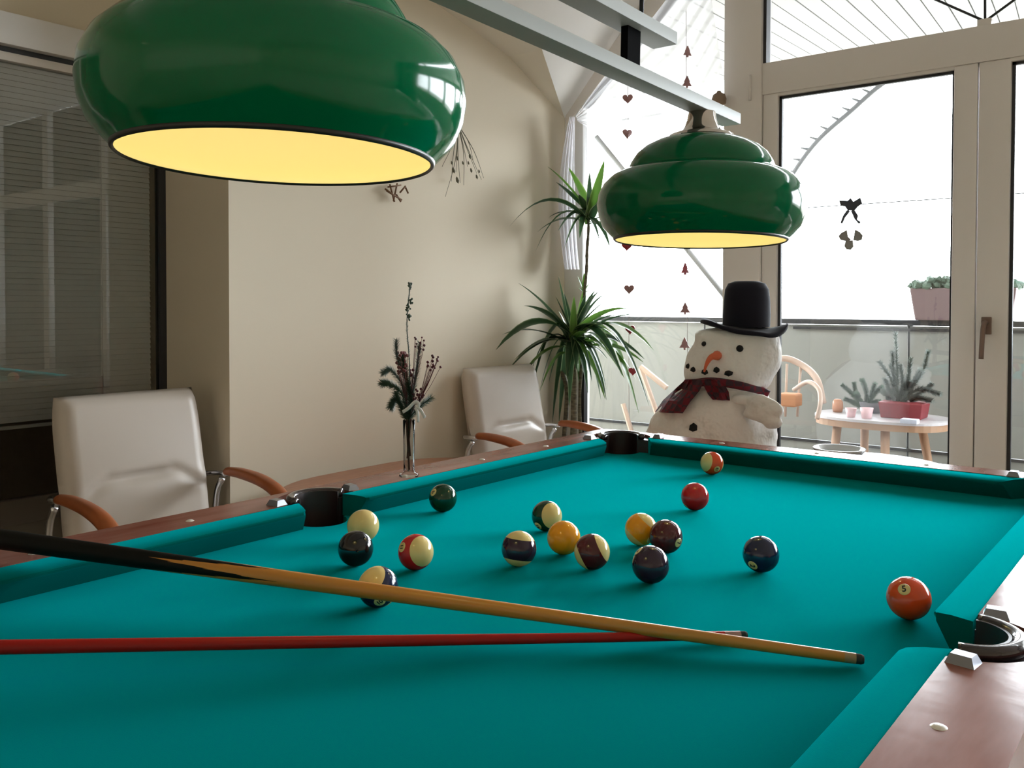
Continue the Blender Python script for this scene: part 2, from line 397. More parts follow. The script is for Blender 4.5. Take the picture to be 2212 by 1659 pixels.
# canopy of white boards above the balcony
can = thing('balcony_canopy', 'white boarded canopy roof sloping out over the balcony', 'canopy', (0, 3.9, 0))
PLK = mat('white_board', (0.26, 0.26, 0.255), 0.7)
PZ, PS = 2.80, 0.10
pb0 = None
YE = 7.0
pdir = Vector((-0.115, 1, PS)); 
def plank_mesh(w):
    bm = bmesh.new(); L = YE-3.9
    a = []
    for t, dx in ((0, 0), (0, w), (1, w), (1, 0)):
        a.append(Vector((dx, 0, 0)) + pdir*(L*t))
    lo = [bm.verts.new(v) for v in a]; hi = [bm.verts.new(v+Vector((0,0,0.018))) for v in a]
    bm.faces.new(lo); bm.faces.new(hi[::-1])
    for i in range(4): bm.faces.new((lo[i], lo[(i+1)%4], hi[(i+1)%4], hi[i]))
    return bm
pw = 0.112
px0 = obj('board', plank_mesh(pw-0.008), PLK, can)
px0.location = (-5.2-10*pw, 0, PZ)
for i in range(-9, 92):  # boards run on past the view, added there to block sky light
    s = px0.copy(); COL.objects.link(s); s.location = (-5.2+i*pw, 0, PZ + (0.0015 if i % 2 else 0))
bm = bm_box(bmesh.new(), (0, 0, 0), (1, 1, 1))
for v in bm.verts:
    x, y, z = v.co; v.co = Vector((-6.4 + x*11.5, 0, PZ+0.02+z*0.02)) + pdir*((YE-3.9)*y)
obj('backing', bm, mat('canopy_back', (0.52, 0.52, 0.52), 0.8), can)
# beams, arch and strut
arc = [atY(u, v, 5.06) for u, v in ((1660, 470), (1715, 372), (1768, 302), (1838, 240), (1905, 182), (1990, 130), (2080, 95))]
arch = thing('awning_arch', 'curved metal awning arch with small hooks seen through the door', 'arch', (arc[0].x, arc[0].y, arc[0].z))
ap = [a - Vector(arch.location) for a in spline(arc, 6)]
ARCM = mat('arch_metal', (0.16, 0.17, 0.18), 0.5)
tube('hoop', ap, 0.014, ARCM, arch, 8)
hk = bmesh.new()
for i in range(6, len(ap)-8, 2):
    a = ap[i]; t = (ap[i+1]-ap[i-1]).normalized(); n = Vector((-t.z, 0, t.x)); tube_bm([a, a + n*0.050 - t*0.022], [0.010, 0.004], 5, hk)
obj('hooks', hk, ARCM, arch, kind='stuff')
co_ = Vector((0, 3.9, 0)); STM = mat('strut_metal', (0.16, 0.16, 0.155), 0.5)
tube('strut', [atY(1288, 295, YB+0.1)-co_, atY(1570, 645, YB+0.1)-co_], 0.017, STM, can)
tube('edge_bar', [atY(1344, 259, 5.3)-co_, atY(1430, 246, 5.3)-co_], 0.008, STM, can)

# ================================================================== BILLIARD TABLE
XL, XRR, YF, YS = -1.3235, -0.2757, 2.183, 1.1282
YN = 2*YS - YF + 0.0
CW, WW = 0.050, 0.096          # cushion and wooden rail widths
T = thing('billiard_table', 'large billiard table with teal green cloth and brown wooden rails', 'billiard table', ((XL+XRR)/2, YS, 0))
tl_ = Vector(T.location)
def tobj(name, bm, m, parent=None, **k):
    sm = k.pop('sm', None)
    if parent is None:
        bmesh.ops.translate(bm, verts=bm.verts, vec=-tl_); o = obj(name, bm, m, T, **k)
    else:
        bmesh.ops.translate(bm, verts=bm.verts, vec=-tl_); o = obj(name, bm, m, parent, **k)
    if sm: sauto(o, sm)
    return o
SP = [(XRR+0.051, YS, 0), (XL-0.051, YS, PI)]
CPK = [(XL-0.022, YF+0.022, 3*PI/4), (XRR+0.022, YF+0.022, PI/4), (XL-0.022, YN-0.022, -3*PI/4), (XRR+0.022, YN-0.022, -PI/4)]
PR = 0.052
def arc_pts(c, r, a0, a1, n):
    return [(c[0]+r*math.cos(a0+(a1-a0)*i/n), c[1]+r*math.sin(a0+(a1-a0)*i/n)) for i in range(n+1)]
e = 0.044                       # the cloth runs on under the cushions
xa, xb, ya, yb = XL-e, XRR+e, YN-e, YF+e
def bite(c, r, start, end):
    """arc inside the cloth from point on the boundary 'start' to 'end' around c"""
    a0 = math.atan2(start[1]-c[1], start[0]-c[0]); a1 = math.atan2(end[1]-c[1], end[0]-c[0])
    if a1 > a0: a1 -= 2*PI
    return arc_pts(c, r, a0, a1, 14)
def cs(c, val, axis):          # intersections of the circle with a boundary line
    d = val - c[axis]; h_ = math.sqrt(max(0, PR*PR-d*d)); return c[1-axis]-h_, c[1-axis]+h_
poly = []
c = CPK[3]; lo, hi = cs(c, yb if False else ya, 1); sx_, _ = cs(c, ya, 1); _, ey = cs(c, xb, 0)
poly += bite(c, PR, (sx_, ya), (xb, ey))
c = SP[0]; lo, hi = cs(c, xb, 0); poly += bite(c, PR, (xb, lo), (xb, hi))
c = CPK[1]; lo, _ = cs(c, xb, 0); ex, _ = cs(c, yb, 1); poly += bite(c, PR, (xb, lo), (ex, yb))
c = CPK[0]; _, sx_ = cs(c, yb, 1); lo, _ = cs(c, xa, 0); poly += bite(c, PR, (sx_, yb), (xa, lo))
c = SP[1]; lo, hi = cs(c, xa, 0); poly += bite(c, PR, (xa, hi), (xa, lo))
c = CPK[2]; _, hi = cs(c, xa, 0); _, ex = cs(c, ya, 1); poly += bite(c, PR, (xa, hi), (ex, ya))
bm = prism(poly, Z0-0.028, Z0)
tobj('cloth', bm, CLOTH)
# cushions
PROF = [(0.000, 0.0365), (0.0008, 0.0325), (0.0045, 0.0290), (0.022, 0.0), (CW, 0.0), (CW, 0.0435), (0.024, 0.0425), (0.006, 0.0400), (0.0015, 0.0385)]
def cushion(p0, p1, out, k0, k1):
    """nose line from p0 to p1, 'out' = outward normal; k = how far each end runs on per unit of depth"""
    p0, p1, out = Vector(p0), Vector(p1), Vector(out); d = (p1-p0).normalized(); bm = bmesh.new(); rings = []
    L = (p1-p0).length; N = 8
    for s in [-1, -0.5] + [i/N for i in range(N+1)] + [1.5, 2]:
        ring = []
        for dd, z in PROF:
            x0 = -k0*dd; x1 = L + k1*dd
            rr = 0.006
            if s == -1: t = x0; zz = z; q = max(dd, 0.004)
            elif s == 2: t = x1; zz = z; q = max(dd, 0.004)
            elif s == -0.5: t = x0+rr; zz = z; q = dd
            elif s == 1.5: t = x1-rr; zz = z; q = dd
            else: t = (x0+rr) + ((x1-rr)-(x0+rr))*(0.02+0.96*s); zz = z; q = dd
            ring.append(bm.verts.new((*(p0 + d*t + out*q), Z0+zz)))
        rings.append(ring)
    n = len(PROF)
    for a, b in zip(rings, rings[1:]):
        for i in range(n): bm.faces.new((a[i], a[(i+1) % n], b[(i+1) % n], b[i]))
    bm.faces.new(rings[0]); bm.faces.new(rings[-1][::-1])
    tobj('cushion', bm, CLOTH, sm=30)
cc, jj = 0.088, 0.0757
KC, KS = 0.75, 0.42
cushion((XL, YS+jj), (XL, YF-cc), (-1, 0), KS, KC)
cushion((XL, YN+cc), (XL, YS-jj), (-1, 0), KC, KS)
cushion((XRR, YS+jj), (XRR, YF-cc), (1, 0), KS, KC)
cushion((XRR, YN+cc), (XRR, YS-jj), (1, 0), KC, KS)
cushion((XL+cc, YF), (XRR-cc, YF), (0, 1), KC, KC)
cushion((XL+cc, YN), (XRR-cc, YN), (0, -1), KC, KC)
# wooden rails, their ends cut round the pocket castings
RP = 0.083
def railwood(axis, o0, o1, s0, s1):
    """axis 1: runs along Y between X=o0..o1; axis 0: along X between Y=o0..o1"""
    pts0, pts1 = [], []
    for i in range(15):
        w = o0 + (o1-o0)*i/14
        a, b = s0, s1
        for cx_, cy_, _ in SP + CPK:
            ca_, cb_ = (cx_, cy_) if axis == 1 else (cy_, cx_)
            d = abs(w-ca_)
            if d < RP:
                hh = math.sqrt(RP*RP-d*d)
                if abs(cb_-s0) < 0.12: a = max(a, cb_+hh)
                if abs(cb_-s1) < 0.12: b = min(b, cb_-hh)
        pts0.append((w, a)); pts1.append((w, b))
    pl = pts0 + pts1[::-1]
    if axis == 0: pl = [(y, x) for x, y in pl]
    bm = prism(pl, Z0-0.06, Z0+0.0445)
    bmesh.ops.recalc_face_normals(bm, faces=bm.faces)
    tobj('rail', bm, RAILW)
OX0, OX1, OY0, OY1 = XL-CW-WW, XRR+CW+WW, YN-CW-WW, YF+CW+WW-0.02
for x0, x1 in ((XL-CW, OX0), (XRR+CW, OX1)):
    railwood(1, x0, x1, YS, YF+0.022); railwood(1, x0, x1, YN-0.022, YS)
railwood(0, YF+CW, OY1, XL-0.022, XRR+0.022); railwood(0, YN-CW, OY0, XL-0.022, XRR+0.022)
# pockets: dark casting, glossy ring, open liner
def pocket(cx, cy_, ang, half, corner):
    c = (cx, cy_); bm = bmesh.new()
    N = 28; r_i, r_o = 0.048, RP-0.0015
    def sector(bm, ri, ro, z0, z1, h, n=N):
        A = [ang-h + 2*h*i/n for i in range(n+1)]
        rows = []
        for a in A:
            ca, sa = math.cos(a), math.sin(a)
            rows.append([bm.verts.new((cx+r*ca, cy_+r*sa, z)) for r, z in ((ri, z0), (ro, z0), (ro, z1), (ri, z1))])
        for p_, q_ in zip(rows, rows[1:]):
            for i in range(4): bm.faces.new((p_[i], p_[(i+1) % 4], q_[(i+1) % 4], q_[i]))
        bm.faces.new(rows[0][::-1]); bm.faces.new(rows[-1])
    sector(bm, r_i, r_o if not corner else r_o, Z0-0.06, Z0+0.036, half+0.06)
    if corner:      # square outer corner block
        pass
    pk = tobj('pocket', bm, POCK, sm=40)
    bm = bmesh.new(); A = [ang-half + 2*half*i/N for i in range(N+1)]
    ringp = [(cx+0.058*math.cos(a), cy_+0.058*math.sin(a), Z0+0.044) for a in A]
    tube_bm(ringp, 0.0095, 10, bm)
    tobj('pocket_ring', bm, RINGM, pk, smooth=True)
    bm = bmesh.new()
    sector(bm, 0.0455, 0.0490, Z0-0.13, Z0+0.049, half+0.02)
    sector(bm, 0.0455, 0.0490, Z0-0.13, Z0-0.030, PI-0.001, 40)
    bmesh.ops.create_circle(bm, cap_ends=True, radius=0.049, segments=30, matrix=Matrix.Translation((cx, cy_, Z0-0.128)))
    tobj('pocket_liner', bm, POCK, pk, sm=40)
for cx, cy_, a in SP: pocket(cx, cy_, a, math.radians(84), False)
for cx, cy_, a in CPK: pocket(cx, cy_, a, math.radians(112), True)
# metal clips on both sides of each pocket
def clip(x, y, ang):
    bm = bmesh.new()
    w, l, h_ = 0.013, 0.015, 0.010
    a = [bm.verts.new(v) for v in ((-l, -w, 0), (l, -w, 0), (l, w, 0), (-l, w, 0))]
    b = [bm.verts.new(v) for v in ((-l*0.72, -w*0.62, h_), (l*0.72, -w*0.62, h_), (l*0.72, w*0.62, h_), (-l*0.72, w*0.62, h_))]
    bm.faces.new(a[::-1]); bm.faces.new(b)
    for i in range(4): bm.faces.new((a[i], a[(i+1)%4], b[(i+1)%4], b[i]))
    bmesh.ops.transform(bm, matrix=Matrix.Translation((x, y, Z0+0.0445)) @ Matrix.Rotation(ang, 4, 'Z'), verts=bm.verts)
    tobj('pocket_clip', bm, STEEL)
for s, X in ((1, XRR), (-1, XL)):
    for t in (-1, 1):
        clip(X+s*(CW+0.019), YS+t*0.091, PI/2*0 + s*t*0.12)
for (sx, X) in ((1, XRR), (-1, XL)):
    for (sy, Y) in ((1, YF), (-1, YN)):
        clip(X+sx*(CW+0.018), Y-sy*0.075, 0); clip(X-sx*0.075, Y+sy*(CW+0.018), PI/2)
# inlaid sights
sm_ = mat('pearl_sight', (0.80, 0.76, 0.68), 0.25, coat=0.5)
for X in (XRR+CW+0.034, XL-CW-0.034):
    for k in (-3, -2, -1, 1, 2, 3):
        bm = lathe_bm([(0, 0.0022), (0.6, 0.0018), (1.0, 0.0)], 20)
        bmesh.ops.transform(bm, matrix=Matrix.Translation((X, YS+k*(YF-YS)/4, Z0+0.0445)) @ Matrix.Diagonal((0.0075, 0.0075, 1, 1)), verts=bm.verts)
        tobj('rail_sight', bm, sm_, smooth=True)
for Y in (YF+CW+0.034, YN-CW-0.034):
    for k in (-1, 0, 1):
        bm = lathe_bm([(0, 0.0022), (0.6, 0.0018), (1.0, 0.0)], 20)
        bmesh.ops.transform(bm, matrix=Matrix.Translation(((XL+XRR)/2+k*(XRR-XL)/4, Y, Z0+0.0445)) @ Matrix.Diagonal((0.0075, 0.0075, 1, 1)), verts=bm.verts)
        tobj('rail_sight', bm, sm_, smooth=True)
# corner blocks outside the corner pockets
for cx, cy_, a in CPK:
    sx = 1 if math.cos(a) > 0 else -1; sy = 1 if math.sin(a) > 0 else -1
    ox = (OX1 if sx > 0 else OX0); oy = (OY1 if sy > 0 else OY0)
    pts = [(cx, oy), (ox-sx*0.035, oy), (ox-sx*0.010, oy-sy*0.010), (ox, oy-sy*0.035), (ox, cy_)]
    a0 = 0 if sx > 0 else PI; a1 = PI/2 if sy > 0 else -PI/2
    if a0 == PI and a1 == -PI/2: a1 = 3*PI/2
    pts += [(cx+RP*math.cos(t), cy_+RP*math.sin(t)) for t in [a0+(a1-a0)*i/10 for i in range(11)]]
    tobj('corner_block', prism(pts, Z0-0.06, Z0+0.0445), RAILW)
# apron, cabinet and legs
bm = bm_box(bmesh.new(), (OX0+0.03, OY0+0.03, Z0-0.20), (OX0+0.055, OY1-0.03, Z0-0.055)); tobj('apron', bm, TABLEW)
bm = bm_box(bmesh.new(), (OX1-0.055, OY0+0.03, Z0-0.20), (OX1-0.03, OY1-0.03, Z0-0.055)); tobj('apron', bm, TABLEW)
bm = bm_box(bmesh.new(), (OX0+0.05, OY0+0.03, Z0-0.20), (OX1-0.05, OY0+0.055, Z0-0.055)); tobj('apron', bm, TABLEW)
bm = bm_box(bmesh.new(), (OX0+0.05, OY1-0.055, Z0-0.20), (OX1-0.05, OY1-0.03, Z0-0.055)); tobj('apron', bm, TABLEW)
for x in (OX0+0.12, OX1-0.12):
    for y in (OY0+0.2, OY1-0.2):
        bm = bm_box(bmesh.new(), (x-0.06, y-0.06, 0.0), (x+0.06, y+0.06, Z0-0.13), 0.01)
        for v in bm.verts:
            if v.co.z < 0.3: v.co.x = x+(v.co.x-x)*0.75; v.co.y = y+(v.co.y-y)*0.75
        tobj('leg', bm, TABLEW)

# ================================================================== BALLS
R = 0.028575
IV = (0.78, 0.61, 0.25)
BC = {1: (0.90, 0.36, 0.010), 2: (0.010, 0.016, 0.055), 3: (0.50, 0.008, 0.012), 4: (0.028, 0.010, 0.030), 5: (0.78, 0.075, 0.012), 6: (0.004, 0.045, 0.018), 7: (0.085, 0.008, 0.012), 8: (0.008, 0.007, 0.009)}
def ball_mat(n):
    col = BC[n if n <= 8 else n-8] if n else IV
    m = mat('ball_%d' % n, col, 0.12, coat=0.12)
    if n > 8:
        nt = m.node_tree; p = nt.nodes['Principled BSDF']; tc = nt.nodes.new('ShaderNodeTexCoord'); sp = nt.nodes.new('ShaderNodeSeparateXYZ')
        ab = nt.nodes.new('ShaderNodeMath'); ab.operation = 'ABSOLUTE'; lt = nt.nodes.new('ShaderNodeMath'); lt.operation = 'GREATER_THAN'; lt.inputs[1].default_value = R*0.56
        mx = nt.nodes.new('ShaderNodeMix'); mx.data_type = 'RGBA'; mx.inputs[6].default_value = (*col, 1); mx.inputs[7].default_value = (*IV, 1)
        nt.links.new(tc.outputs['Object'], sp.inputs[0]); nt.links.new(sp.outputs[2], ab.inputs[0]); nt.links.new(ab.outputs[0], lt.inputs[0]); nt.links.new(lt.outputs[0], mx.inputs[0]); nt.links.new(mx.outputs[2], p.inputs['Base Color'])
    return m
DISC = mat('number_disc', (0.78, 0.61, 0.25), 0.15, coat=0.35); INK = mat('number_ink', (0.01, 0.01, 0.01), 0.3)
bm = bmesh.new(); bmesh.ops.create_uvsphere(bm, u_segments=48, v_segments=28, radius=R); ball_me = bpy.data.meshes.new('ball'); bm.to_mesh(ball_me); bm.free()
for p_ in ball_me.polygons: p_.use_smooth = True
def make_ball(n, x, y, label, axis=None, disc=None, spin=0):
    """axis and disc are directions as seen by the camera: (right, up, towards)"""
    pos = Vector((x, y, Z0+R)); t = (EYEV-pos).normalized(); r = Vector((0,0,1)).cross(t).normalized(); u = t.cross(r)
    V = lambda d: (r*d[0]+u*d[1]+t*d[2]).normalized()
    me = ball_me.copy(); me.materials.append(ball_mat(n))
    o = bpy.data.objects.new('billiard_ball', me); COL.objects.link(o); tag(o, label, 'billiard ball', 'billiard balls on the green cloth')
    zax = V(axis) if axis else Vector((0,0,1))
    d = V(disc) if disc else (-t + r*0.3)
    if n > 8: d = (d - zax*d.dot(zax)).normalized()
    elif not axis: 
        zax = frame_for(d)[0]
    xax = (d - zax*d.dot(zax)).normalized(); yax = zax.cross(xax)
    o.matrix_world = Matrix.Translation(pos) @ Matrix((xax, yax, zax)).transposed().to_4x4()
    if n:
        # disc on local +X
        dm = bmesh.new(); ro = R+0.00012; lathe_bm([(0, ro)] + [(ro*math.sin(a), ro*math.cos(a)) for a in (0.06, 0.12, 0.18, 0.24, 0.285)] + [(R*0.998*math.sin(0.286), R*0.998*math.cos(0.286))], 28, dm, Matrix.Rotation(PI/2, 4, 'Y'))
        dd = obj('number_disc', dm, DISC, o, smooth=True, label='pale round number spot')
        cu = bpy.data.curves.new('digits', 'FONT'); cu.body = str(n); cu.size = 0.0118 if n < 10 else 0.0095; cu.align_x = 'CENTER'; cu.align_y = 'CENTER'; cu.extrude = 0.0002; cu.offset = 0.0003; cu.space_character = 0.9
        cu.materials.append(INK); ot_ = bpy.data.objects.new('number_text', cu); COL.objects.link(ot_); bpy.context.view_layer.update()
        nm = bpy.data.meshes.new_from_object(ot_); bpy.data.objects.remove(ot_); ob = bpy.data.objects.new('number', nm); COL.objects.link(ob); ob.parent = dd
        # text plane facing local +X, text up = +Z rotated by spin
        ob.matrix_local = Matrix.Rotation(spin, 4, 'X') @ Matrix.Translation((R+0.0001, 0, 0)) @ Matrix(((0, 0, 1, 0), (1, 0, 0, 0), (0, 1, 0, 0), (0, 0, 0, 1)))
    return o
S57 = lambda deg, up=0: (math.sin(math.radians(deg))*math.cos(math.radians(up)), math.sin(math.radians(up)), math.cos(math.radians(deg))*math.cos(math.radians(up)))
make_ball(0, -1.193, 1.075, 'plain cream cue ball partly behind the black ball')
make_ball(8, -1.091, 0.967, 'solid black ball just in front of the cream cue ball')
make_ball(5, -0.322, 1.273, 'large looking solid orange ball nearest the right side pocket', disc=(-0.20, 0.37, 0.88), spin=1.9)
make_ball(3, -0.841, 1.670, 'solid red ball lying alone towards the far end', disc=(-0.6, -0.7, 0.1))
make_ball(13, -0.986, 2.049, 'orange and cream striped ball touching the far cushion shadow', axis=S57(-54, 8), disc=(0.4, -0.5, 0.75))
make_ball(2, -0.564, 1.350, 'solid dark blue ball alone on the right of the cluster', disc=(-0.44, -0.66, 0.6))
make_ball(4, -0.673, 1.190, 'solid dark purple ball in front of the maroon ball', disc=(-0.66, 0.68, 0.25))
make_ball(7, -0.734, 1.350, 'solid maroon ball between the purple ball and a yellow striped ball', disc=(0.74, -0.33, 0.55))
make_ball(9, -0.792, 1.366, 'yellow striped ball half hidden by the solid maroon ball', axis=(0.62, 0.72, 0.10), disc=(-0.3, -0.8, 0.1))
make_ball(15, -0.781, 1.192, 'maroon striped ball with a slanting band beside the yellow ball', axis=(0.88, 0.42, 0.16), disc=(-0.3, -0.7, -0.5))
make_ball(1, -0.866, 1.234, 'solid yellow ball touching the maroon striped ball', disc=(0.5, -0.8, -0.2))
make_ball(12, -0.884, 1.133, 'purple striped ball with a level band and cream top', axis=(0.13, 0.97, 0.12), disc=(0.95, 0, -0.3))
make_ball(14, -0.980, 1.341, 'green and cream striped ball behind the solid yellow ball', axis=S57(36, 2), disc=(-0.58, -0.62, 0.4))
make_ball(6, -1.237, 1.332, 'solid dark green ball close to the left cushion', disc=(-0.70, 0.42, 0.58), spin=0.8)
make_ball(11, -1.000, 1.013, 'red and cream striped ball right of the black ball', axis=S57(36, 4), disc=(-0.78, 0.28, 0.5))
make_ball(10, -0.918, 0.855, 'dark blue and cream striped ball crossed by the wooden cue', axis=S57(-44, 32), disc=(0.3, -0.7, 0.2))

# ================================================================== CUES
WOODC = mat('cue_maple', (0.58, 0.245, 0.030), 0.35, noise=(70, (0.46, 0.19, 0.03), (1, 1, 0.05)), coat=0.1)
REDC = mat('cue_red_lacquer', (0.34, 0.010, 0.006), 0.35, spec=0.25)
CBLK = mat('cue_black', (0.006, 0.006, 0.005), 0.5, spec=0.12)
FER = mat('cue_ferrule', (0.38, 0.25, 0.12), 0.4); TIP = mat('cue_tip', (0.035, 0.04, 0.035), 0.9)
def cue(name, A, B, L, r0, r1, label, kind):
    A, B = Vector(A), Vector(B); d = (B-A).normalized(); x, y, _ = frame_for(d)
    root = thing(name, label, 'cue'); root.matrix_world = Matrix.Translation(A) @ Matrix((x, y, d)).transposed().to_4x4()
    rad = lambda s: r0 + (r1-r0)*(s/L)
    obj('tip', lathe_bm([(0, -0.001), (r0*0.75, 0.0), (r0*0.95, 0.003), (r0*0.97, 0.009), (0, 0.009)], 24), TIP, root, smooth=False)
    fer = 0.022 if kind == 'wood' else 0.03
    sauto(obj('ferrule', lathe_bm([(0, 0.0088), (r0, 0.009), (rad(fer), fer), (0, fer)], 24), FER if kind == 'wood' else mat('metal_ferrule', (0.35, 0.22, 0.2), 0.3, metal=0.4), root))
    m = WOODC if kind == 'wood' else REDC
    sb = 0.80 if kind == 'wood' else L-0.02
    pr = [(0, fer)] + [(rad(fer+(L-fer)*i/12), fer+(L-fer)*i/12) for i in range(13)] + [(0, L)]
    sauto(obj('shaft', lathe_bm(pr, 28), m, root), 40)
    if kind == 'wood':
        N = 48; bm = bmesh.new(); rings = []
        s0, L1 = 0.735, 0.205
        cols = []
        for i in range(N):
            th = 2*PI*i/N; ph = (th*4/(2*PI)+0.10) % 1.0; tri = 1-abs(2*ph-1)        # 4 long spliced points
            st_ = s0 + L1*tri
            col = []
            for k in range(7):
                s = st_ + (L-st_)*k/6; r_ = rad(s)+ (0.00025 if k else -0.0001)
                col.append(bm.verts.new((r_*math.cos(th), r_*math.sin(th), s)))
            cols.append(col)
        for i in range(N):
            a, b = cols[i], cols[(i+1) % N]
            for k in range(6): bm.faces.new((a[k], b[k], b[k+1], a[k+1]))
        bm.faces.new([c_[-1] for c_ in cols])
        obj('butt', bm, CBLK, root, smooth=True, label='black butt with long pointed splices')
    else:
        sauto(obj('butt', lathe_bm([(rad(1.05)+0.0003, 1.05), (rad(L)+0.0006, L), (0, L+0.004)], 28), CBLK, root), 40)
    return root
A1 = atZ(1866, 1425, Z0+0.0078); B1 = atZ(0, 1164.5, Z0+0.072)
cue('pool_cue', A1, B1, 1.48, 0.0062, 0.0166, 'wooden cue with black butt lying across the red cue', 'wood')
A2 = atZ(1613, 1372, Z0+0.0065); B2 = atZ(0, 1398, Z0+0.040)
cue('pool_cue', A2, B2, 1.45, 0.0054, 0.0098, 'red lacquered cue lying level beneath the wooden cue', 'red')

# ================================================================== BILLIARD LAMP
LX, LY = -0.80, 1.10
LT = math.radians(1.75)
lamp = thing('billiard_lamp', 'two-shade green enamel billiard lamp hanging over the table', 'lamp', (LX, LY, Z0+0.567)); lamp.rotation_euler = (-LT, 0, 0)
outer = [(0.1665, 0.0), (0.1685, 0.003), (0.176, 0.010), (0.190, 0.025), (0.1985, 0.045), (0.2020, 0.067), (0.1995, 0.088), (0.190, 0.108), (0.175, 0.123), (0.158, 0.131), (0.145, 0.134), (0.1415, 0.136), (0.1415, 0.140), (0.137, 0.152), (0.127, 0.168), (0.111, 0.182), (0.090, 0.193), (0.065, 0.200), (0.045, 0.203)]
inner = [(r-0.004 if r > 0.05 else r-0.004, z+(0.0 if i < 3 else -0.003)) for i, (r, z) in enumerate(outer)]
inner[0] = (0.1640, 0.0005)
def shade(y):
    s = obj('lamp_shade', lathe_bm(outer, 96), SHADE, lamp, smooth=True); s.location = (0, y, 0)
    sauto(s, 50)
    li = obj('shade_lining', lathe_bm(inner + [(0, 0.199)], 96), LINING, s, smooth=True, label='pale yellow inner lining')
    rim = obj('rim', lathe_bm([(0.1640, 0.0), (0.1660, -0.0022), (0.1685, 0.0), (0.1690, 0.003), (0.1672, 0.004)], 96), mat('black_rim', (0.02, 0.02, 0.018), 0.4), s, smooth=True)
    cap = obj('shade_cap', lathe_bm([(0.066, 0.2005), (0.063, 0.206), (0.052, 0.210), (0.040, 0.214), (0.034, 0.222), (0.029, 0.236), (0.026, 0.252)], 48), mat('cap_metal', (0.70, 0.64, 0.58), 0.10, metal=1), s, smooth=True, label='polished bell shaped cap')
    hold = obj('lamp_holder', lathe_bm([(0.0, 0.198), (0.018, 0.198), (0.018, 0.165), (0.014, 0.150), (0, 0.150)], 20), BLACK, s, smooth=True)
    bl = obj('bulb', lathe_bm([(0, 0.108), (0.014, 0.112), (0.022, 0.124), (0.022, 0.134), (0.013, 0.150), (0.010, 0.160), (0, 0.160)], 24), emit_mat('bulb_glow', (1.0, 0.80, 0.42), 5), s, smooth=True)
    L = bpy.data.lights.new('bulb_light', 'POINT'); L.energy = BULB; L.color = (1.0, 0.83, 0.48); L.shadow_soft_size = 0.025
    lo_ = bpy.data.objects.new('bulb_light', L); COL.objects.link(lo_); lo_.parent = s; lo_.location = (0, 0, 0.085)
shade(-0.50); shade(0.50)
POSTM = mat('matt_black_post', (0.004, 0.004, 0.005), 0.9, spec=0.05)
# the two bars, dark posts between them, hanging rods
box('lower_bar', (-0.021, -0.64, 0.2515), (0.021, 0.635, 0.2745), BARM, lamp, bev=0.002)
box('upper_bar', (-0.025, -0.37, 0.341), (0.025, 0.347, 0.364), BARM, lamp, bev=0.002)
for s in (-1, 1):
    box('bar_post', (-0.007, 0.226*s-0.021, 0.274), (0.007, 0.226*s+0.021, 0.342), POSTM, lamp)
    tube('hanging_rod', [(0, 0.26*s, 0.354), (0, 0.26*s, 1.55)], 0.004, BLACK, lamp, 8)

# ================================================================== CHAIRS
def soft_panel(w, h_, t, crease=True):
    """leather back: local x = width, z = height, front = +y"""
    bm = bmesh.new(); NX, NZ = 34, 40
    def P(i, k, side):
        u = -1+2*i/NX; v = k/NZ
        x = u*w/2; z = v*h_
        # rounded outline
        ex = 1-abs(u); ez = min(v, 1-v)*h_/(w/2)
        tt = t/2*(min(1, ex/0.16)**0.5)*(min(1, ez/0.16)**0.5) if side else 0
        shr = 1 - 0.05*max(0, (v-0.75)/0.25)**2
        x *= shr
        f = 1.0
        if side > 0:
            y = tt + 0.010*(1-u*u)*math.sin(v*PI)
            if crease:
                c1 = math.exp(-((v-0.47+0.02*u)/0.020)**2)*math.exp(-(u/0.42)**4)
                c2 = math.exp(-((v-0.47+0.25*(abs(u)-0.45))/0.03)**2)*(1 if abs(u) > 0.40 else 0)*math.exp(-((abs(u)-0.65)/0.25)**2)
                y -= 0.022*c1 + 0.012*c2
                y += 0.006*math.exp(-((v-0.38)/0.08)**2)
        elif side < 0: y = -tt
        bow = 0.030*(v-0.4)**2*0
        return Vector((x, y, z))
    g = {}
    for side in (1, -1):
        for i in range(NX+1):
            for k in range(NZ+1): g[side, i, k] = bm.verts.new(P(i, k, side))
        for i in range(NX):
            for k in range(NZ): bm.faces.new((g[side, i, k], g[side, i+1, k], g[side, i+1, k+1], g[side, i, k+1]))
    bmesh.ops.remove_doubles(bm, verts=bm.verts, dist=0.0008)
    return bm
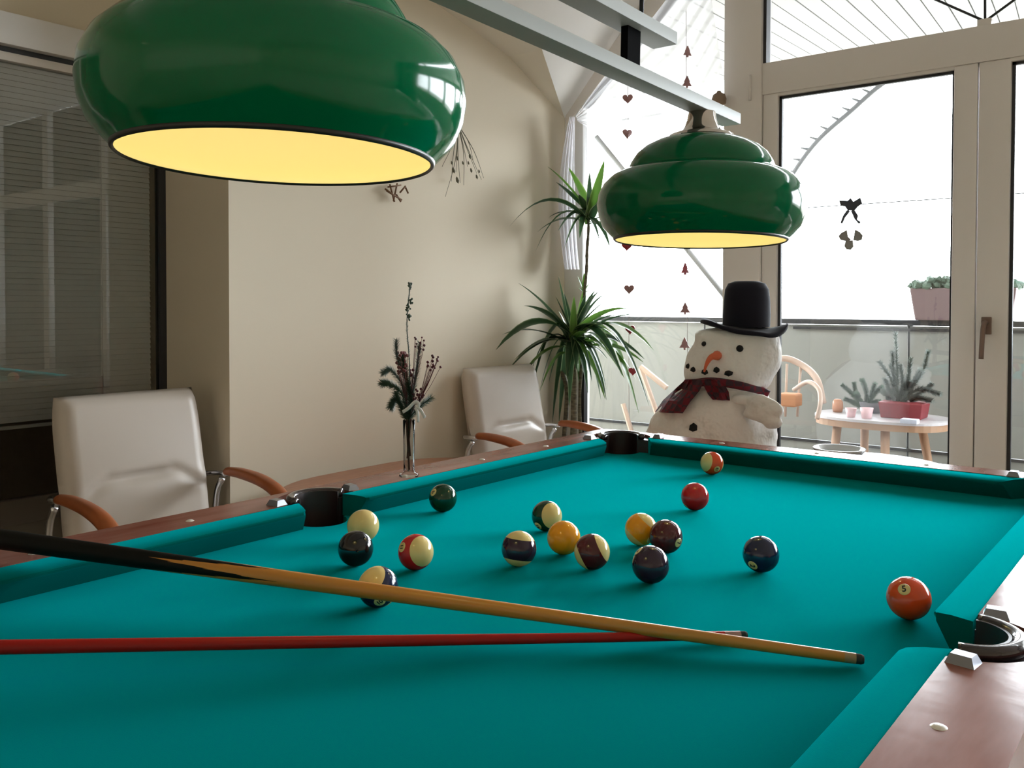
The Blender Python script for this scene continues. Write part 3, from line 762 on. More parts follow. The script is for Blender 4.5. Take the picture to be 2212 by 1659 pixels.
def chair(label, loc, rotz):
    """faces local +X; width along Y"""
    t = thing('armchair', label, 'chair', loc, rotz, 'cream armchairs along the left wall')
    m = Matrix.Rotation(-PI/2, 4, 'Z')     # panel x -> -y, front +y -> +x
    lean = Matrix.Rotation(math.radians(-11), 4, 'Y')
    bm = soft_panel(0.475, 0.50, 0.085); bmesh.ops.transform(bm, matrix=Matrix.Translation((-0.175, 0, 0.455)) @ lean @ m, verts=bm.verts)
    obj('backrest', bm, CREAM, t, smooth=True)
    bm = bm_box(bmesh.new(), (-0.20, -0.235, 0.40), (0.27, 0.235, 0.475), 0.03)
    obj('seat', bm, CREAM, t, smooth=True)
    for s in (-1, 1):
        y = s*0.272
        arm = spline([(-0.13, y, 0.672), (-0.06, y, 0.674), (0.05, y, 0.664), (0.13, y, 0.640), (0.185, y, 0.600), (0.215, y, 0.555)], 6)
        n = len(arm)
        obj('armrest', tube_bm(arm, [0.018+0.005*math.sin(PI*i/(n-1)) for i in range(n)], 12, None, True, 1.15, 0.8), ARMW, t, smooth=True, label='curved orange wooden armrest')
        fr = spline([(-0.235, y*0.93, 0.655), (-0.19, y, 0.660), (-0.14, y, 0.661)], 4)
        obj('arm_bracket', tube_bm(fr, 0.009, 10), CHROME, t, smooth=True)
        fr = spline([(0.205, y, 0.565), (0.25, y, 0.45), (0.25, y, 0.12), (0.22, y, 0.02), (0.12, y, 0.014), (-0.18, y, 0.014), (-0.235, y, 0.03), (-0.225, y, 0.30), (-0.20, y, 0.57), (-0.165, y, 0.645)], 6)
        obj('leg', tube_bm(fr, 0.0105, 10), CHROME, t, smooth=True)
    obj('stretcher', tube_bm([(-0.1, -0.27, 0.39), (-0.1, 0.27, 0.39)], 0.010, 8), CHROME, t, smooth=True)
    obj('stretcher', tube_bm([(0.2, -0.27, 0.39), (0.2, 0.27, 0.39)], 0.010, 8), CHROME, t, smooth=True)
    return t
chair('cream leather armchair with wooden arms in front of the glazed recess', (-2.42, 1.435, 0), math.radians(0))
chair('cream leather armchair with wooden arms beside the tall leafy plant', (-2.27, 3.085, 0), math.radians(-4))

# low brown table between the chairs
lt = thing('side_table', 'low brown wooden table against the wall between the armchairs', 'table', (-2.05, 2.25, 0))
pl = []
for i in range(40):
    a = 2*PI*i/40; ca, sa = math.cos(a), math.sin(a); n = 0.55
    pl.append((0.50*math.copysign(abs(ca)**n, ca), 0.49*math.copysign(abs(sa)**n, sa)))
obj('tabletop', prism(pl, 0.572, 0.600, bev=0.005), TABLEW, lt)
for x in (-0.36, 0.36):
    for y in (-0.36, 0.36): obj('leg', tube_bm([(x*1.05, y*1.05, 0), (x, y, 0.573)], [0.018, 0.024], 12), TABLEW, lt, smooth=True)

# ================================================================== PLANTS
def leaf_mat(name, g1, g2):
    m = mat(name, g1, 0.35); nt = m.node_tree; p = nt.nodes['Principled BSDF']
    at = nt.nodes.new('ShaderNodeAttribute'); at.attribute_name = 'across'
    rp = nt.nodes.new('ShaderNodeValToRGB'); el = rp.color_ramp.elements
    el[0].position = 0.0; el[0].color = (*g2, 1); el[1].position = 1.0; el[1].color = (*g1, 1)
    e1 = el.new(0.14); e1.color = (*g2, 1); e2 = el.new(0.24); e2.color = (*g1, 1); e3 = el.new(0.80); e3.color = (*g1, 1)
    nt.links.new(at.outputs['Fac'], rp.inputs[0]); nt.links.new(rp.outputs[0], p.inputs['Base Color'])
    tl2 = nt.nodes.new('ShaderNodeBsdfTranslucent'); mx = nt.nodes.new('ShaderNodeMixShader'); mx.inputs[0].default_value = 0.30
    nt.links.new(rp.outputs[0], tl2.inputs[0])
    nt.links.new(p.outputs[0], mx.inputs[1]); nt.links.new(tl2.outputs[0], mx.inputs[2]); nt.links.new(mx.outputs[0], nt.nodes['Material Output'].inputs[0])
    return m
LEAF = leaf_mat('striped_leaf', (0.035, 0.085, 0.035), (0.24, 0.32, 0.16))
LEAFY = leaf_mat('bright_leaf', (0.09, 0.20, 0.03), (0.22, 0.34, 0.10))
def blade(base, tip, w, sag, m, parent, roll_=0, name='leaf'):
    base, tip = Vector(base), Vector(tip); N = 10; bm = bmesh.new(); lay = bm.verts.layers.float.new('across')
    L = (tip-base).length
    side = (tip-base).cross(Vector((0,0,1)))
    if side.length < 0.02*L: side = Vector((1, 0, 0))
    side.normalize(); rows = []
    side = Matrix.Rotation(roll_, 3, (tip-base).normalized()) @ side
    for i in range(N+1):
        t = i/N; c = base.lerp(tip, t) + Vector((0, 0, sag*4*t*(1-t)*L))
        ww = w*0.5*(math.sin(PI*min(1, 0.10+0.90*t**0.75)))**0.75 if t < 1 else 0.0004
        nrm = side.cross((tip-base).normalized())
        row = []
        for k, f in enumerate((-1, -0.5, 0, 0.5, 1)):
            v = bm.verts.new(c + side*f*ww + nrm*abs(f)*ww*0.25); v[lay] = 1-abs(f); row.append(v)
        rows.append(row)
    for a, b in zip(rows, rows[1:]):
        for k in range(4): bm.faces.new((a[k], a[k+1], b[k+1], b[k]))
    return obj(name, bm, m, parent, smooth=True)
PYP = 3.52
cb = atY(1236, 740, PYP)
plant = thing('potted_dracaena', 'tall dracaena with striped arching leaves in the window corner', 'plant', (cb.x, PYP, 0))
po = Vector(plant.location)
def pp(u, v, dy=0.0):
    q = atY(u, v, PYP+dy)
    if q.x < -2.565: q = atX(u, v, -2.565)
    return q - po
pot_top = 0.34
obj('pot', lathe_bm([(0, 0.001), (0.12, 0.001), (0.13, 0.02), (0.165, pot_top-0.02), (0.175, pot_top), (0.160, pot_top), (0.155, pot_top-0.03), (0, pot_top-0.03)], 40), mat('pot_terracotta', (0.30, 0.13, 0.08), 0.7), plant, smooth=True)
obj('soil', lathe_bm([(0.154, pot_top-0.028), (0.08, pot_top-0.018), (0, pot_top-0.014)], 30), mat('soil', (0.03, 0.02, 0.015), 1.0), plant, smooth=True)
TRK = mat('cane_bark', (0.20, 0.17, 0.11), 0.8, noise=(30, (0.07, 0.06, 0.04), (1, 1, 4)))
def soilp(dx, dy): return Vector((dx, dy, pot_top-0.03))
obj('cane', tube_bm(spline([soilp(0.0, 0.0), pp(1238, 960), pp(1240, 860), pp(1236, 770), pp(1232, 715)], 5), [0.018-0.0003*i for i in range(21)], 10), TRK, plant, smooth=True)
thin = spline([soilp(0.05, 0.03), pp(1252, 880, 0.03), pp(1258, 760, 0.03), pp(1262, 640, 0.03), pp(1267, 585, 0.02), pp(1268, 545, 0.02), pp(1271, 500, 0.02), pp(1271, 465, 0.02)], 5)
obj('cane', tube_bm(thin, [0.0085-0.00006*i + 0.0012*math.sin(i*1.9) for i in range(len(thin))], 9), TRK, plant, smooth=True)
obj('cane', tube_bm(spline([soilp(-0.06, 0.02), pp(1218, 960, 0.05), pp(1225, 850, 0.05), pp(1214, 800, 0.05)], 5), 0.012, 9), TRK, plant, smooth=True)
a_ = pp(1260, 800, 0.06); box('support_pole', (a_.x-0.015, a_.y-0.015, pot_top-0.06), (a_.x+0.015, a_.y+0.015, a_.z), mat('pole_black', (0.015, 0.015, 0.02), 0.6), plant)
def rosette(bu, bv, tips, dyb, wscale=1.0, jitter=0.10):
    for (tu, tv, bright, w, sag) in tips:
        b = pp(bu + rnd.uniform(-7, 7), bv + rnd.uniform(-14, 22), dyb)
        blade(b, pp(tu, tv, dyb + rnd.uniform(-jitter, jitter)), w*1.3*wscale, sag, LEAFY if bright else LEAF, plant, rnd.uniform(-0.5, 0.5))
lower = [(1071, 756, 0, .050, .22), (1119, 611, 0, .036, .06), (1206, 597, 0, .030, .02), (1240, 640, 1, .030, .0), (1219, 634, 0, .034, .0), (1266, 607, 1, .028, .0), (1314, 643, 0, .032, .02),
 (1396, 679, 0, .028, .10), (1368, 668, 1, .034, .10), (1412, 757, 1, .052, .22), (1380, 893, 1, .052, .42), (1310, 864, 0, .034, .38), (1137, 900, 0, .026, .50), (1159, 880, 0, .030, .45), (1146, 806, 0, .044, .45),
 (1193, 916, 0, .034, .40), (1207, 918, 0, .032, .30), (1230, 880, 0, .032, .25), (1375, 822, 1, .044, .30), (1402, 877, 0, .030, .40), (1344, 812, 0, .040, .30), (1300, 700, 0, .036, .06), (1175, 690, 0, .036, .12),
 (1160, 760, 0, .040, .30), (1185, 830, 0, .036, .36), (1270, 850, 0, .036, .32), (1320, 770, 1, .042, .20), (1252, 690, 0, .030, .0), (1205, 690, 0, .032, .04), (1290, 820, 0, .038, .35), (1225, 820, 0, .036, .25), (1340, 740, 0, .040, .18),
 (1200, 640, 0, .030, .0), (1176, 660, 0, .030, .05), (1245, 800, 0, .034, .2), (1212, 780, 0, .034, .25), (1268, 780, 1, .034, .2), (1300, 755, 0, .036, .12)]
rosette(1238, 735, lower, 0.0)
extra = []
for k in range(26):
    a = rnd.uniform(0, 2*PI); r_ = rnd.uniform(70, 150)
    extra.append((1238+r_*math.cos(a)*1.05, 745+r_*math.sin(a)*0.85 + (20 if math.sin(a) > 0 else 0), k % 4 == 0, rnd.uniform(.028, .040), 0.12+0.22*max(0, math.sin(a))))
rosette(1240, 745, extra, 0.02)
upper = [(1183, 360, 1, .030, .04), (1228, 362, 1, .044, .0), (1306, 345, 1, .026, .0), (1274, 372, 0, .018, .0), (1100, 490, 0, .022, .28), (1160, 502, 0, .038, .16), (1156, 545, 0, .022, .40), (1219, 538, 0, .026, .22), (1295, 519, 0, .020, .12),
 (1201, 393, 0, .022, .02), (1252, 515, 0, .024, .25), (1296, 490, 0, .022, .05), (1390, 556, 0, .022, .40), (1356, 358, 0, .020, .05), (1318, 536, 0, .020, .30), (1185, 470, 0, .028, .14), (1205, 500, 0, .028, .18), (1250, 420, 0, .022, .0), (1290, 440, 0, .024, .02), (1240, 485, 0, .024, .2), (1340, 470, 0, .026, .12), (1285, 405, 1, .020, 0), (1225, 450, 0, .022, .08)]
rosette(1271, 464, upper, 0.02, 1.35, 0.08)
for k, (tu, tv) in enumerate(((1248, 597), (1276, 609), (1262, 590), (1250, 622), (1283, 628))):
    blade(pp(1262, 632, 0.03), pp(tu, tv, 0.03+0.01*k), 0.020, 0.05, LEAFY, plant, 0)

# ---- vase with winter greenery on the left rail
vz = Z0+0.0452
vb = Vector((-1.395, 1.392, vz))
vase = thing('glass_vase', 'slim clear glass vase of fir sprigs and dark berries with white ribbon', 'vase', vb)
VG = bpy.data.materials.new('vase_glass'); VG.use_nodes = True; nt = VG.node_tree; nt.nodes.clear()
o_ = nt.nodes.new('ShaderNodeOutputMaterial'); t_ = nt.nodes.new('ShaderNodeBsdfTransparent'); g_ = nt.nodes.new('ShaderNodeBsdfGlossy'); lw = nt.nodes.new('ShaderNodeLayerWeight'); lw.inputs[0].default_value = 0.12; m_ = nt.nodes.new('ShaderNodeMixShader')
t_.inputs[0].default_value = (0.90, 0.90, 0.89, 1); g_.inputs['Roughness'].default_value = 0.03
nt.links.new(lw.outputs['Fresnel'], m_.inputs[0]); nt.links.new(t_.outputs[0], m_.inputs[1]); nt.links.new(g_.outputs[0], m_.inputs[2]); nt.links.new(m_.outputs[0], o_.inputs[0])
obj('vessel', lathe_bm([(0, 0.0), (0.021, 0.0), (0.022, 0.002), (0.020, 0.005), (0.0125, 0.009), (0.0118, 0.03), (0.0122, 0.08), (0.0135, 0.125), (0.0120, 0.125), (0.0108, 0.08), (0.0104, 0.03), (0.0100, 0.012), (0, 0.011)], 32), VG, vase, smooth=True)
STEM = mat('brown_stem', (0.09, 0.035, 0.025), 0.7); NEED = mat('fir_needle', (0.045, 0.075, 0.045), 0.6); NEED2 = mat('grey_needle', (0.10, 0.13, 0.11), 0.6); BERRY = mat('dark_berry', (0.10, 0.012, 0.018), 0.35); DRY = mat('dried_flower', (0.22, 0.07, 0.07), 0.7)
def vp(u, v, dy=0.0): return atY(u, v, 1.392+dy) - vb
def needle_branch(bm, pts, ln, dens, rad=0.0007):
    pts = spline(pts, 8); tube_bm(pts, [0.0012]*len(pts), 5, bm)
    for i in range(len(pts)-1):
        a, b = pts[i], pts[i+1]; d = (b-a).normalized(); x, y, _ = frame_for(d)
        for k in range(dens):
            th = rnd.uniform(0, 2*PI); c = a.lerp(b, rnd.random()); n = (x*math.cos(th)+y*math.sin(th))*0.8 + d*0.6
            tip = c + n*ln*rnd.uniform(0.6, 1); s = n.cross(d).normalized()*rad
            v = [bm.verts.new(p) for p in (c-s, c+s, tip)]; bm.faces.new(v)
s0 = vp(881, 1005)
for pts, ln, dens, m in (
  ([vp(882, 1018), vp(884, 900), vp(884, 780), vp(879, 700), vp(886, 612)], 0.008, 12, NEED),
  ([vp(880, 905), vp(868, 850), vp(842, 830), vp(826, 828)], 0.018, 46, NEED), ([vp(880, 905), vp(860, 865), vp(850, 868), vp(844, 880)], 0.018, 46, NEED),
  ([vp(880, 905), vp(872, 840), vp(845, 800), vp(828, 805)], 0.017, 44, NEED2), ([vp(880, 905), vp(876, 820), vp(858, 770), vp(856, 735)], 0.016, 36, NEED2),
  ([vp(882, 905), vp(892, 850), vp(902, 790), vp(906, 740)], 0.016, 36, NEED2), ([vp(882, 905), vp(884, 850), vp(876, 800), vp(868, 770)], 0.018, 46, NEED), ([vp(882, 905), vp(905, 880), vp(930, 860)], 0.016, 36, NEED), ([vp(882, 908), vp(870, 885), vp(856, 850)], 0.020, 60, NEED), ([vp(882, 950), vp(884, 900), vp(888, 870)], 0.012, 40, NEED),
  ([vp(882, 908), vp(890, 870), vp(882, 830)], 0.020, 60, NEED)):
    bm = bmesh.new(); needle_branch(bm, pts, ln, dens); obj('sprig', bm, m, vase)
bm = bmesh.new()
for cu_, cv_, w_ in ((884, 685, 6), (882, 665, 8), (886, 650, 5), (885, 618, 4)):   # small leaf tufts on the tall sprig
    for k in range(14):
        c = vp(cu_, cv_)+Vector((rnd.uniform(-1, 1)*0.001*w_*0.7, rnd.uniform(-.005, .005), rnd.uniform(-1, 1)*0.007))
        bmesh.ops.create_icosphere(bm, subdivisions=0, radius=0.0024, matrix=Matrix.Translation(c))
obj('leaf_tufts', bm, NEED, vase, kind='stuff')
for i, pts in enumerate(([(884, 1015), (880, 940), (878, 905)], [(880, 990), (885, 930), (888, 905)], [(886, 985), (882, 930), (880, 905)])):
    tube('stem', [vp(*p_) for p_ in pts], 0.0022, STEM, vase, 6)
def cluster(cu_, cv_, n, su, sv, m, rad, root):
    bm = bmesh.new(); b0 = vp(*root)
    for k in range(n):
        c = vp(cu_+rnd.uniform(-su, su), cv_+rnd.uniform(-sv, sv), rnd.uniform(-.012, .012))
        bmesh.ops.create_icosphere(bm, subdivisions=1, radius=rad*rnd.uniform(0.8, 1.2), matrix=Matrix.Translation(c))
        tube_bm([b0, b0.lerp(c, 0.6)+Vector((0, 0, -0.004)), c], 0.0005, 4, bm)
    obj('berry_cluster', bm, m, vase, kind='stuff', smooth=True)
cluster(937, 785, 16, 15, 17, BERRY, 0.0032, (900, 880)); cluster(906, 742, 14, 14, 14, BERRY, 0.0028, (888, 860)); cluster(904, 855, 16, 14, 16, BERRY, 0.0036, (884, 900))
cluster(892, 808, 8, 7, 10, BERRY, 0.0036, (884, 880)); cluster(869, 785, 34, 12, 24, DRY, 0.0036, (880, 880))
RIB = mat('white_ribbon', (0.92, 0.92, 0.95), 0.6)
for pts in ([(870, 890), (882, 882), (897, 868), (905, 874), (898, 886)], [(897, 878), (908, 885), (918, 902)], [(897, 880), (902, 892), (903, 912)]):
    obj('ribbon', tube_bm(spline([vp(u, v, -0.016) for u, v in pts], 5), 0.0042, 6, None, True, 0.25, 1.0), RIB, vase, smooth=True)

# ---- wall decorations behind the near shade
DB = mat('dried_branch', (0.13, 0.12, 0.08), 0.8); STW = mat('straw_brown', (0.17, 0.085, 0.04), 0.8)
wd = thing('dried_branch_spray', 'dried hanging branches with seed pods on the wall behind the shade', 'wall decoration', (XW+0.03, 2.95, 1.9))
wo = Vector(wd.location)
def wp(u, v, dx=0.03): return atX(u, v, XW+dx) - wo
root_ = wp(990, 270)
for i, (u, v) in enumerate(((1040, 388), (1030, 375), (1045, 385), (975, 392), (955, 360), (962, 425), (994, 395), (1010, 360), (1022, 345), (985, 372), (1002, 400))):
    mid = wp((990+u)/2 + rnd.uniform(-4, 8), (290+v)/2-12)
    pts = spline([root_, mid, wp(u, v)], 6)
    tube('branch', pts, [0.0022 - 0.0014*k/(len(pts)-1) for k in range(len(pts))], DB, wd, 5)
bm = bmesh.new()
for (u, v, s) in ((988, 342, 5), (980, 368, 6), (988, 389, 7), (1015, 338, 5), (1018, 368, 5), (1030, 382, 5), (1000, 352, 4), (1035, 370, 4), (1012, 352, 4), (976, 352, 4)):
    lathe_bm([(0, -0.014), (0.006, -0.004), (0.004, 0.008), (0, 0.014)], 8, bm, Matrix.Translation(wp(u, v, 0.035)) @ Matrix.Rotation(0.4, 4, 'X') @ Matrix.Scale(s/6, 4))
obj('seed_pods', bm, DB, wd, kind='stuff', smooth=True)
sw = thing('straw_star', 'small brown straw star on the wall below the near shade', 'wall decoration', atX(852, 405, XW+0.02))
so = Vector(sw.location)
for (u0_, v0_, u1_, v1_) in ((835, 412, 868, 432), (842, 398, 852, 436), (858, 396, 850, 434), (838, 404, 866, 400), (864, 416, 876, 402), (876, 405, 882, 418), (856, 420, 866, 436), (832, 408, 854, 424)):
    tube('straw', [atX(u0_, v0_, XW+0.02)-so, atX(u1_, v1_, XW+0.025)-so], 0.0035, STW, sw, 6)

# ================================================================== SNOWMAN
SY = 2.86
sc = atY(1588, 930, SY)
snow = thing('snowman_figure', 'stuffed white fabric snowman with black hat and dark red scarf', 'snowman', (sc.x, SY, 0))
so_ = Vector(snow.location)
def sp_(u, v, dy=0.0): return atY(u, v, SY+dy) - so_
FAB = mat('white_fabric', (0.90, 0.88, 0.85), 0.85, bump=(7, 0.9, 0.05))
vdir = (EYEV - Vector((sc.x, SY, EYE))).normalized()        # towards the viewer, level
sr = Vector((0,0,1)).cross(vdir).normalized()
def blob(name, rows, m, wr_=None, tight=0.9, seg=56, fold=0.0):
    """rows: (u_left, u_right, v) outline rows; round body with fabric folds, depth = tight * half width"""
    bm = bmesh.new(); rings = []
    for (ul, ur, v) in rows:
        a, b = sp_(ul, v), sp_(ur, v); 
        c = (a+b)/2; hw = (sp_(ur, v)-sp_(ul, v)).dot(sr)/2
        hw = abs(hw)*0.98
        ring = []
        for k in range(seg):
            th = 2*PI*k/seg
            q = 1 + fold*(0.5*math.sin(5*th+v*0.05)+0.35*math.sin(9*th-v*0.09)+0.3*math.sin(3*th+v*0.13))
            ring.append(bm.verts.new(Vector((c.x, c.y, c.z)) + sr*math.cos(th)*hw*q + vdir*math.sin(th)*hw*tight*q))
        rings.append(ring)
    for a, b in zip(rings, rings[1:]):
        for k in range(seg): bm.faces.new((a[k], a[(k+1) % seg], b[(k+1) % seg], b[k]))
    bm.faces.new(rings[0]); bm.faces.new(rings[-1][::-1])
    return obj(name, bm, m, snow, smooth=True)
def resample(rows, n=4):
    pts = spline([(a, b, c) for a, b, c in rows], n); return [tuple(p) for p in pts]
blob('head', resample([(1560, 1640, 706), (1508, 1682, 716), (1500, 1690, 740), (1486, 1693, 765), (1479, 1690, 790), (1478, 1676, 812), (1486, 1664, 832), (1510, 1640, 848)]), FAB, fold=0.012, tight=0.8)
blob('body', resample([(1500, 1650, 822), (1470, 1664, 846), (1437, 1676, 872), (1414, 1682, 900), (1400, 1684, 935), (1392, 1686, 970), (1385, 1690, 1030), (1384, 1692, 1120), (1400, 1680, 1230), (1430, 1650, 1300)]), FAB, fold=0.032, tight=0.75)
box('foot_base', (-0.19, -0.14, 0.0), (0.19, 0.14, 0.45), FAB, snow, bev=0.06)
# loose gathered fabric at the shoulder
bm = bmesh.new()
for (u, v, r_, sx_) in ((1606, 864, 0.026, 1.9), (1642, 868, 0.034, 1.6), (1668, 884, 0.034, 1.1), (1668, 912, 0.034, 1.0), (1640, 895, 0.036, 1.5)):
    t = bmesh.new(); bmesh.ops.create_icosphere(t, subdivisions=3, radius=r_)
    for w in t.verts: w.co *= 1+0.10*math.sin(w.co.x*160+u)+0.08*math.sin(w.co.z*210+v)
    mloc = Matrix.Translation(sp_(u, v, -0.085)) @ Matrix.Diagonal((sx_, 0.8, 0.7, 1)); bmesh.ops.transform(t, matrix=mloc, verts=t.verts)
    me = bpy.data.meshes.new('t'); t.to_mesh(me); t.free(); bm.from_mesh(me)
fg = obj('fabric_gather', bm, FAB, snow, smooth=True, label='bunched white fabric at the shoulder')
rm = fg.modifiers.new('r', 'REMESH'); rm.mode = 'VOXEL'; rm.voxel_size = 0.007; rm.use_smooth_shade = True
sm2 = fg.modifiers.new('s', 'SMOOTH'); sm2.iterations = 14; sm2.factor = 0.6
HAT = mat('hat_felt', (0.010, 0.009, 0.016), 0.85, spec=0.2, sheen=0.08)
hc = sp_(1612, 700, 0.0); hrx = (sp_(1664, 700)-sp_(1562, 700)).dot(sr)/2; hh = (sp_(1612, 612)-sp_(1612, 705)).z
def upm(c): return Matrix.Translation(c) @ Matrix((sr, -vdir, Vector((0,0,1)))).transposed().to_4x4()
bm = lathe_bm([(hrx*1.02, -0.01), (hrx*1.02, hh*0.2), (hrx*0.99, hh*0.55), (hrx*0.94, hh*0.80), (hrx*0.80, hh*0.94), (hrx*0.5, hh*0.995), (0, hh*1.0)], 48, rf=lambda a, z: 1+0.02*math.sin(3*a+z*20))
bmesh.ops.transform(bm, matrix=upm(hc), verts=bm.verts); obj('hat_crown', bm, HAT, snow, smooth=True)
bm = bmesh.new(); rings = []
for j, f in enumerate((0.0, 0.25, 0.5, 0.75, 1.0, 1.0, 0.75, 0.5, 0.25, 0.0)):
    ring = []
    for k in range(64):
        a = 2*PI*k/64; rr = hrx*0.95 + f*(hrx*0.93)
        ca, sa = math.cos(a), math.sin(a)
        lift = f**1.5*(0.075*max(0, ca-0.55)**1.5 + 0.040*max(0, -ca-0.5)) - 0.030*f*max(0, ca*0.8-sa*0.35)*(1-0.75*max(0, ca)**4) + f*f*0.004*math.sin(5*a+1)
        thk = 0.006 if j < 5 else -0.006
        ring.append(bm.verts.new((rr*ca*1.0, rr*sa*0.85, lift+thk)))
    rings.append(ring)
for a, b in zip(rings, rings[1:]+rings[:1]):
    for k in range(64): bm.faces.new((a[k], a[(k+1) % 64], b[(k+1) % 64], b[k]))
bmesh.ops.transform(bm, matrix=upm(sp_(1606, 709, 0.0)) @ Matrix.Rotation(math.radians(3), 4, 'Y'), verts=bm.verts)
obj('hat_brim', bm, HAT, snow, smooth=True, label='wavy turned up hat brim')
# face
from mathutils.bvhtree import BVHTree
vv, ff = [], []
for o_ in snow.children:
    if o_.name in ('head', 'body'):
        b_ = len(vv); vv += [v.co + so_ for v in o_.data.vertices]; ff += [[b_+k for k in p.vertices] for p in o_.data.polygons]
BV = BVHTree.FromPolygons(vv, ff)
def front(u, v, part_r=None, kind='head'):
    """point on the figure's front surface seen under pixel (u, v)"""
    d = ray(u, v).normalized(); hit = BV.ray_cast(EYEV, d)[0]
    return (hit if hit is not None else atY(u, v, SY)) - so_
COAL = mat('black_felt', (0.006, 0.006, 0.006), 0.8)
for (u, v, w_) in ((1521, 743, 6.5), (1598, 753, 8.5)):
    bm = bmesh.new(); bmesh.ops.create_icosphere(bm, subdivisions=2, radius=w_*2.7/1919, matrix=Matrix.Translation(front(u, v))); obj('eye', bm, COAL, snow, smooth=True)
for (u, v, w_, sx_) in ((1487, 791, 8, 1), (1498, 798, 8, 1.1), (1523, 803, 9, 1.1), (1548, 799, 9, 1), (1574, 806, 9, 1.3)):
    bm = bmesh.new(); bmesh.ops.create_icosphere(bm, subdivisions=1, radius=w_*2.7/1919); 
    bmesh.ops.transform(bm, matrix=upm(front(u, v)) @ Matrix.Diagonal((sx_, 0.8, 0.9, 1)), verts=bm.verts); obj('mouth_coal', bm, COAL, snow, smooth=True)
bm = bmesh.new(); bmesh.ops.create_icosphere(bm, subdivisions=1, radius=12*2.7/1919); bmesh.ops.transform(bm, matrix=upm(front(1498, 924, None, 'body')) @ Matrix.Diagonal((1, 0.6, 1, 1)), verts=bm.verts); obj('button', bm, COAL, snow)
nb = front(1549, 768)
npnt = [nb - vdir*0.01, nb + vdir*0.03, front(1537, 770)+vdir*0.045, front(1528, 783)+vdir*0.050, front(1522, 801)+vdir*0.040]
npnt = spline(npnt, 5); n_ = len(npnt)
obj('nose', tube_bm(npnt, [0.0165*(1-0.80*i/(n_-1)) for i in range(n_)], 12), mat('orange_felt', (0.75, 0.16, 0.07), 0.7), snow, smooth=True, label='drooping orange carrot nose')
SC = mat('tartan_scarf', (0.10, 0.008, 0.016), 0.85); nt = SC.node_tree; p_ = nt.nodes['Principled BSDF']
tc = nt.nodes.new('ShaderNodeTexCoord'); mxs = []
ck = nt.nodes.new('ShaderNodeTexChecker'); ck.inputs['Scale'].default_value = 45; ck.inputs[1].default_value = (0.14, 0.006, 0.015, 1); ck.inputs[2].default_value = (0.045, 0.018, 0.026, 1)
nt.links.new(tc.outputs['Object'], ck.inputs[0]); nt.links.new(ck.outputs[0], p_.inputs['Base Color'])
nk = [front(u, v) + vdir*0.006 for u, v in ((1484, 826), (1500, 827), (1530, 824), (1560, 826), (1600, 833), (1640, 842), (1660, 852))]
obj('scarf', tube_bm(spline(nk, 4), 0.014, 8, None, True, 1.0, 1.0), SC, snow, smooth=True)
def tail(pts, off):
    """scarf tail as a thick folded band from (left,right) pixel pairs"""
    bm = bmesh.new(); rows = []
    for i, (ul, vl, ur, vr) in enumerate(pts):
        rows.append([front(ul+(ur-ul)*t_, vl+(vr-vl)*t_) + vdir*(off + 0.008*math.sin(t_*PI*3+i)) for t_ in (0, 0.2, 0.4, 0.6, 0.8, 1)])
    f_, k_ = [], []
    for r_ in rows:
        f_.append([bm.verts.new(p) for p in r_]); k_.append([bm.verts.new(p-vdir*0.012) for p in r_])
    for g, s in ((f_, 1), (k_, -1)):
        for a, b in zip(g, g[1:]):
            for k in range(5): bm.faces.new((a[k], a[k+1], b[k+1], b[k])[::s])
    for k in range(len(rows)-1):
        bm.faces.new((f_[k][0], f_[k+1][0], k_[k+1][0], k_[k][0])); bm.faces.new((f_[k][5], k_[k][5], k_[k+1][5], f_[k+1][5]))
    for e_ in (0, -1):
        for k in range(5): bm.faces.new((f_[e_][k], f_[e_][k+1], k_[e_][k+1], k_[e_][k]))
    obj('scarf_tail', bm, SC, snow, smooth=False)
tail([(1482, 818, 1524, 818), (1460, 838, 1512, 842), (1434, 862, 1492, 866), (1417, 887, 1476, 890)], 0.042)
tail([(1512, 818, 1550, 816), (1522, 834, 1566, 832), (1530, 850, 1574, 846), (1540, 862, 1577, 864)], 0.022)

# ================================================================== WINDOW DRESSING
SHEER = sheer_mat('sheer_white', (0.80, 0.79, 0.80), 0.5); SHEERT = sheer_mat('sheer_gathered', (0.86, 0.85, 0.88), 0.80)
cur = thing('sheer_curtain', 'sheer white curtain swagged across the left window head', 'curtain', atY(1245, 255, 3.62))
co = Vector(cur.location)
def grid_surface(f, nu, nv, m, name, parent):
    bm = bmesh.new(); g = [[bm.verts.new(f(i/nu, k/nv)) for k in range(nv+1)] for i in range(nu+1)]
    for i in range(nu):
        for k in range(nv): bm.faces.new((g[i][k], g[i+1][k], g[i+1][k+1], g[i][k+1]))
    return obj(name, bm, m, parent, smooth=True)
top_c = spline([(1243, 250, 0), (1300, 172, 0), (1372, 85, 0), (1440, -2, 0), (1520, -110, 0)], 8)
low_c = spline([(1248, 262, 0), (1300, 290, 0), (1390, 292, 0), (1490, 250, 0), (1560, 150, 0)], 8)
def sw_f(u, v):
    i = min(int(u*32), 31); fr = u*32-i
    a = top_c[i].lerp(top_c[i+1], fr); b = low_c[i].lerp(low_c[i+1], fr); c = a.lerp(b, v)
    amp = 0.018*min(1, u*4+0.1)
    return atY(c.x, c.y, 3.63 + amp*math.sin(v*38+u*5) + 0.006*math.sin(v*17-u*9)) - co
grid_surface(sw_f, 40, 90, SHEER, 'swag', cur)
def tail_f(u, v):      # gathered tail down the jamb
    cx = 1236 - 14*math.sin(v*PI*0.9) + 4*v; hwid = 6 + 16*math.sin(min(1, v*1.5)*PI/2) - 6*v
    return atY(cx + (u-0.5)*2*hwid, 252 + v*330, 3.60 + 0.012*math.sin(u*26+v*3)) - co
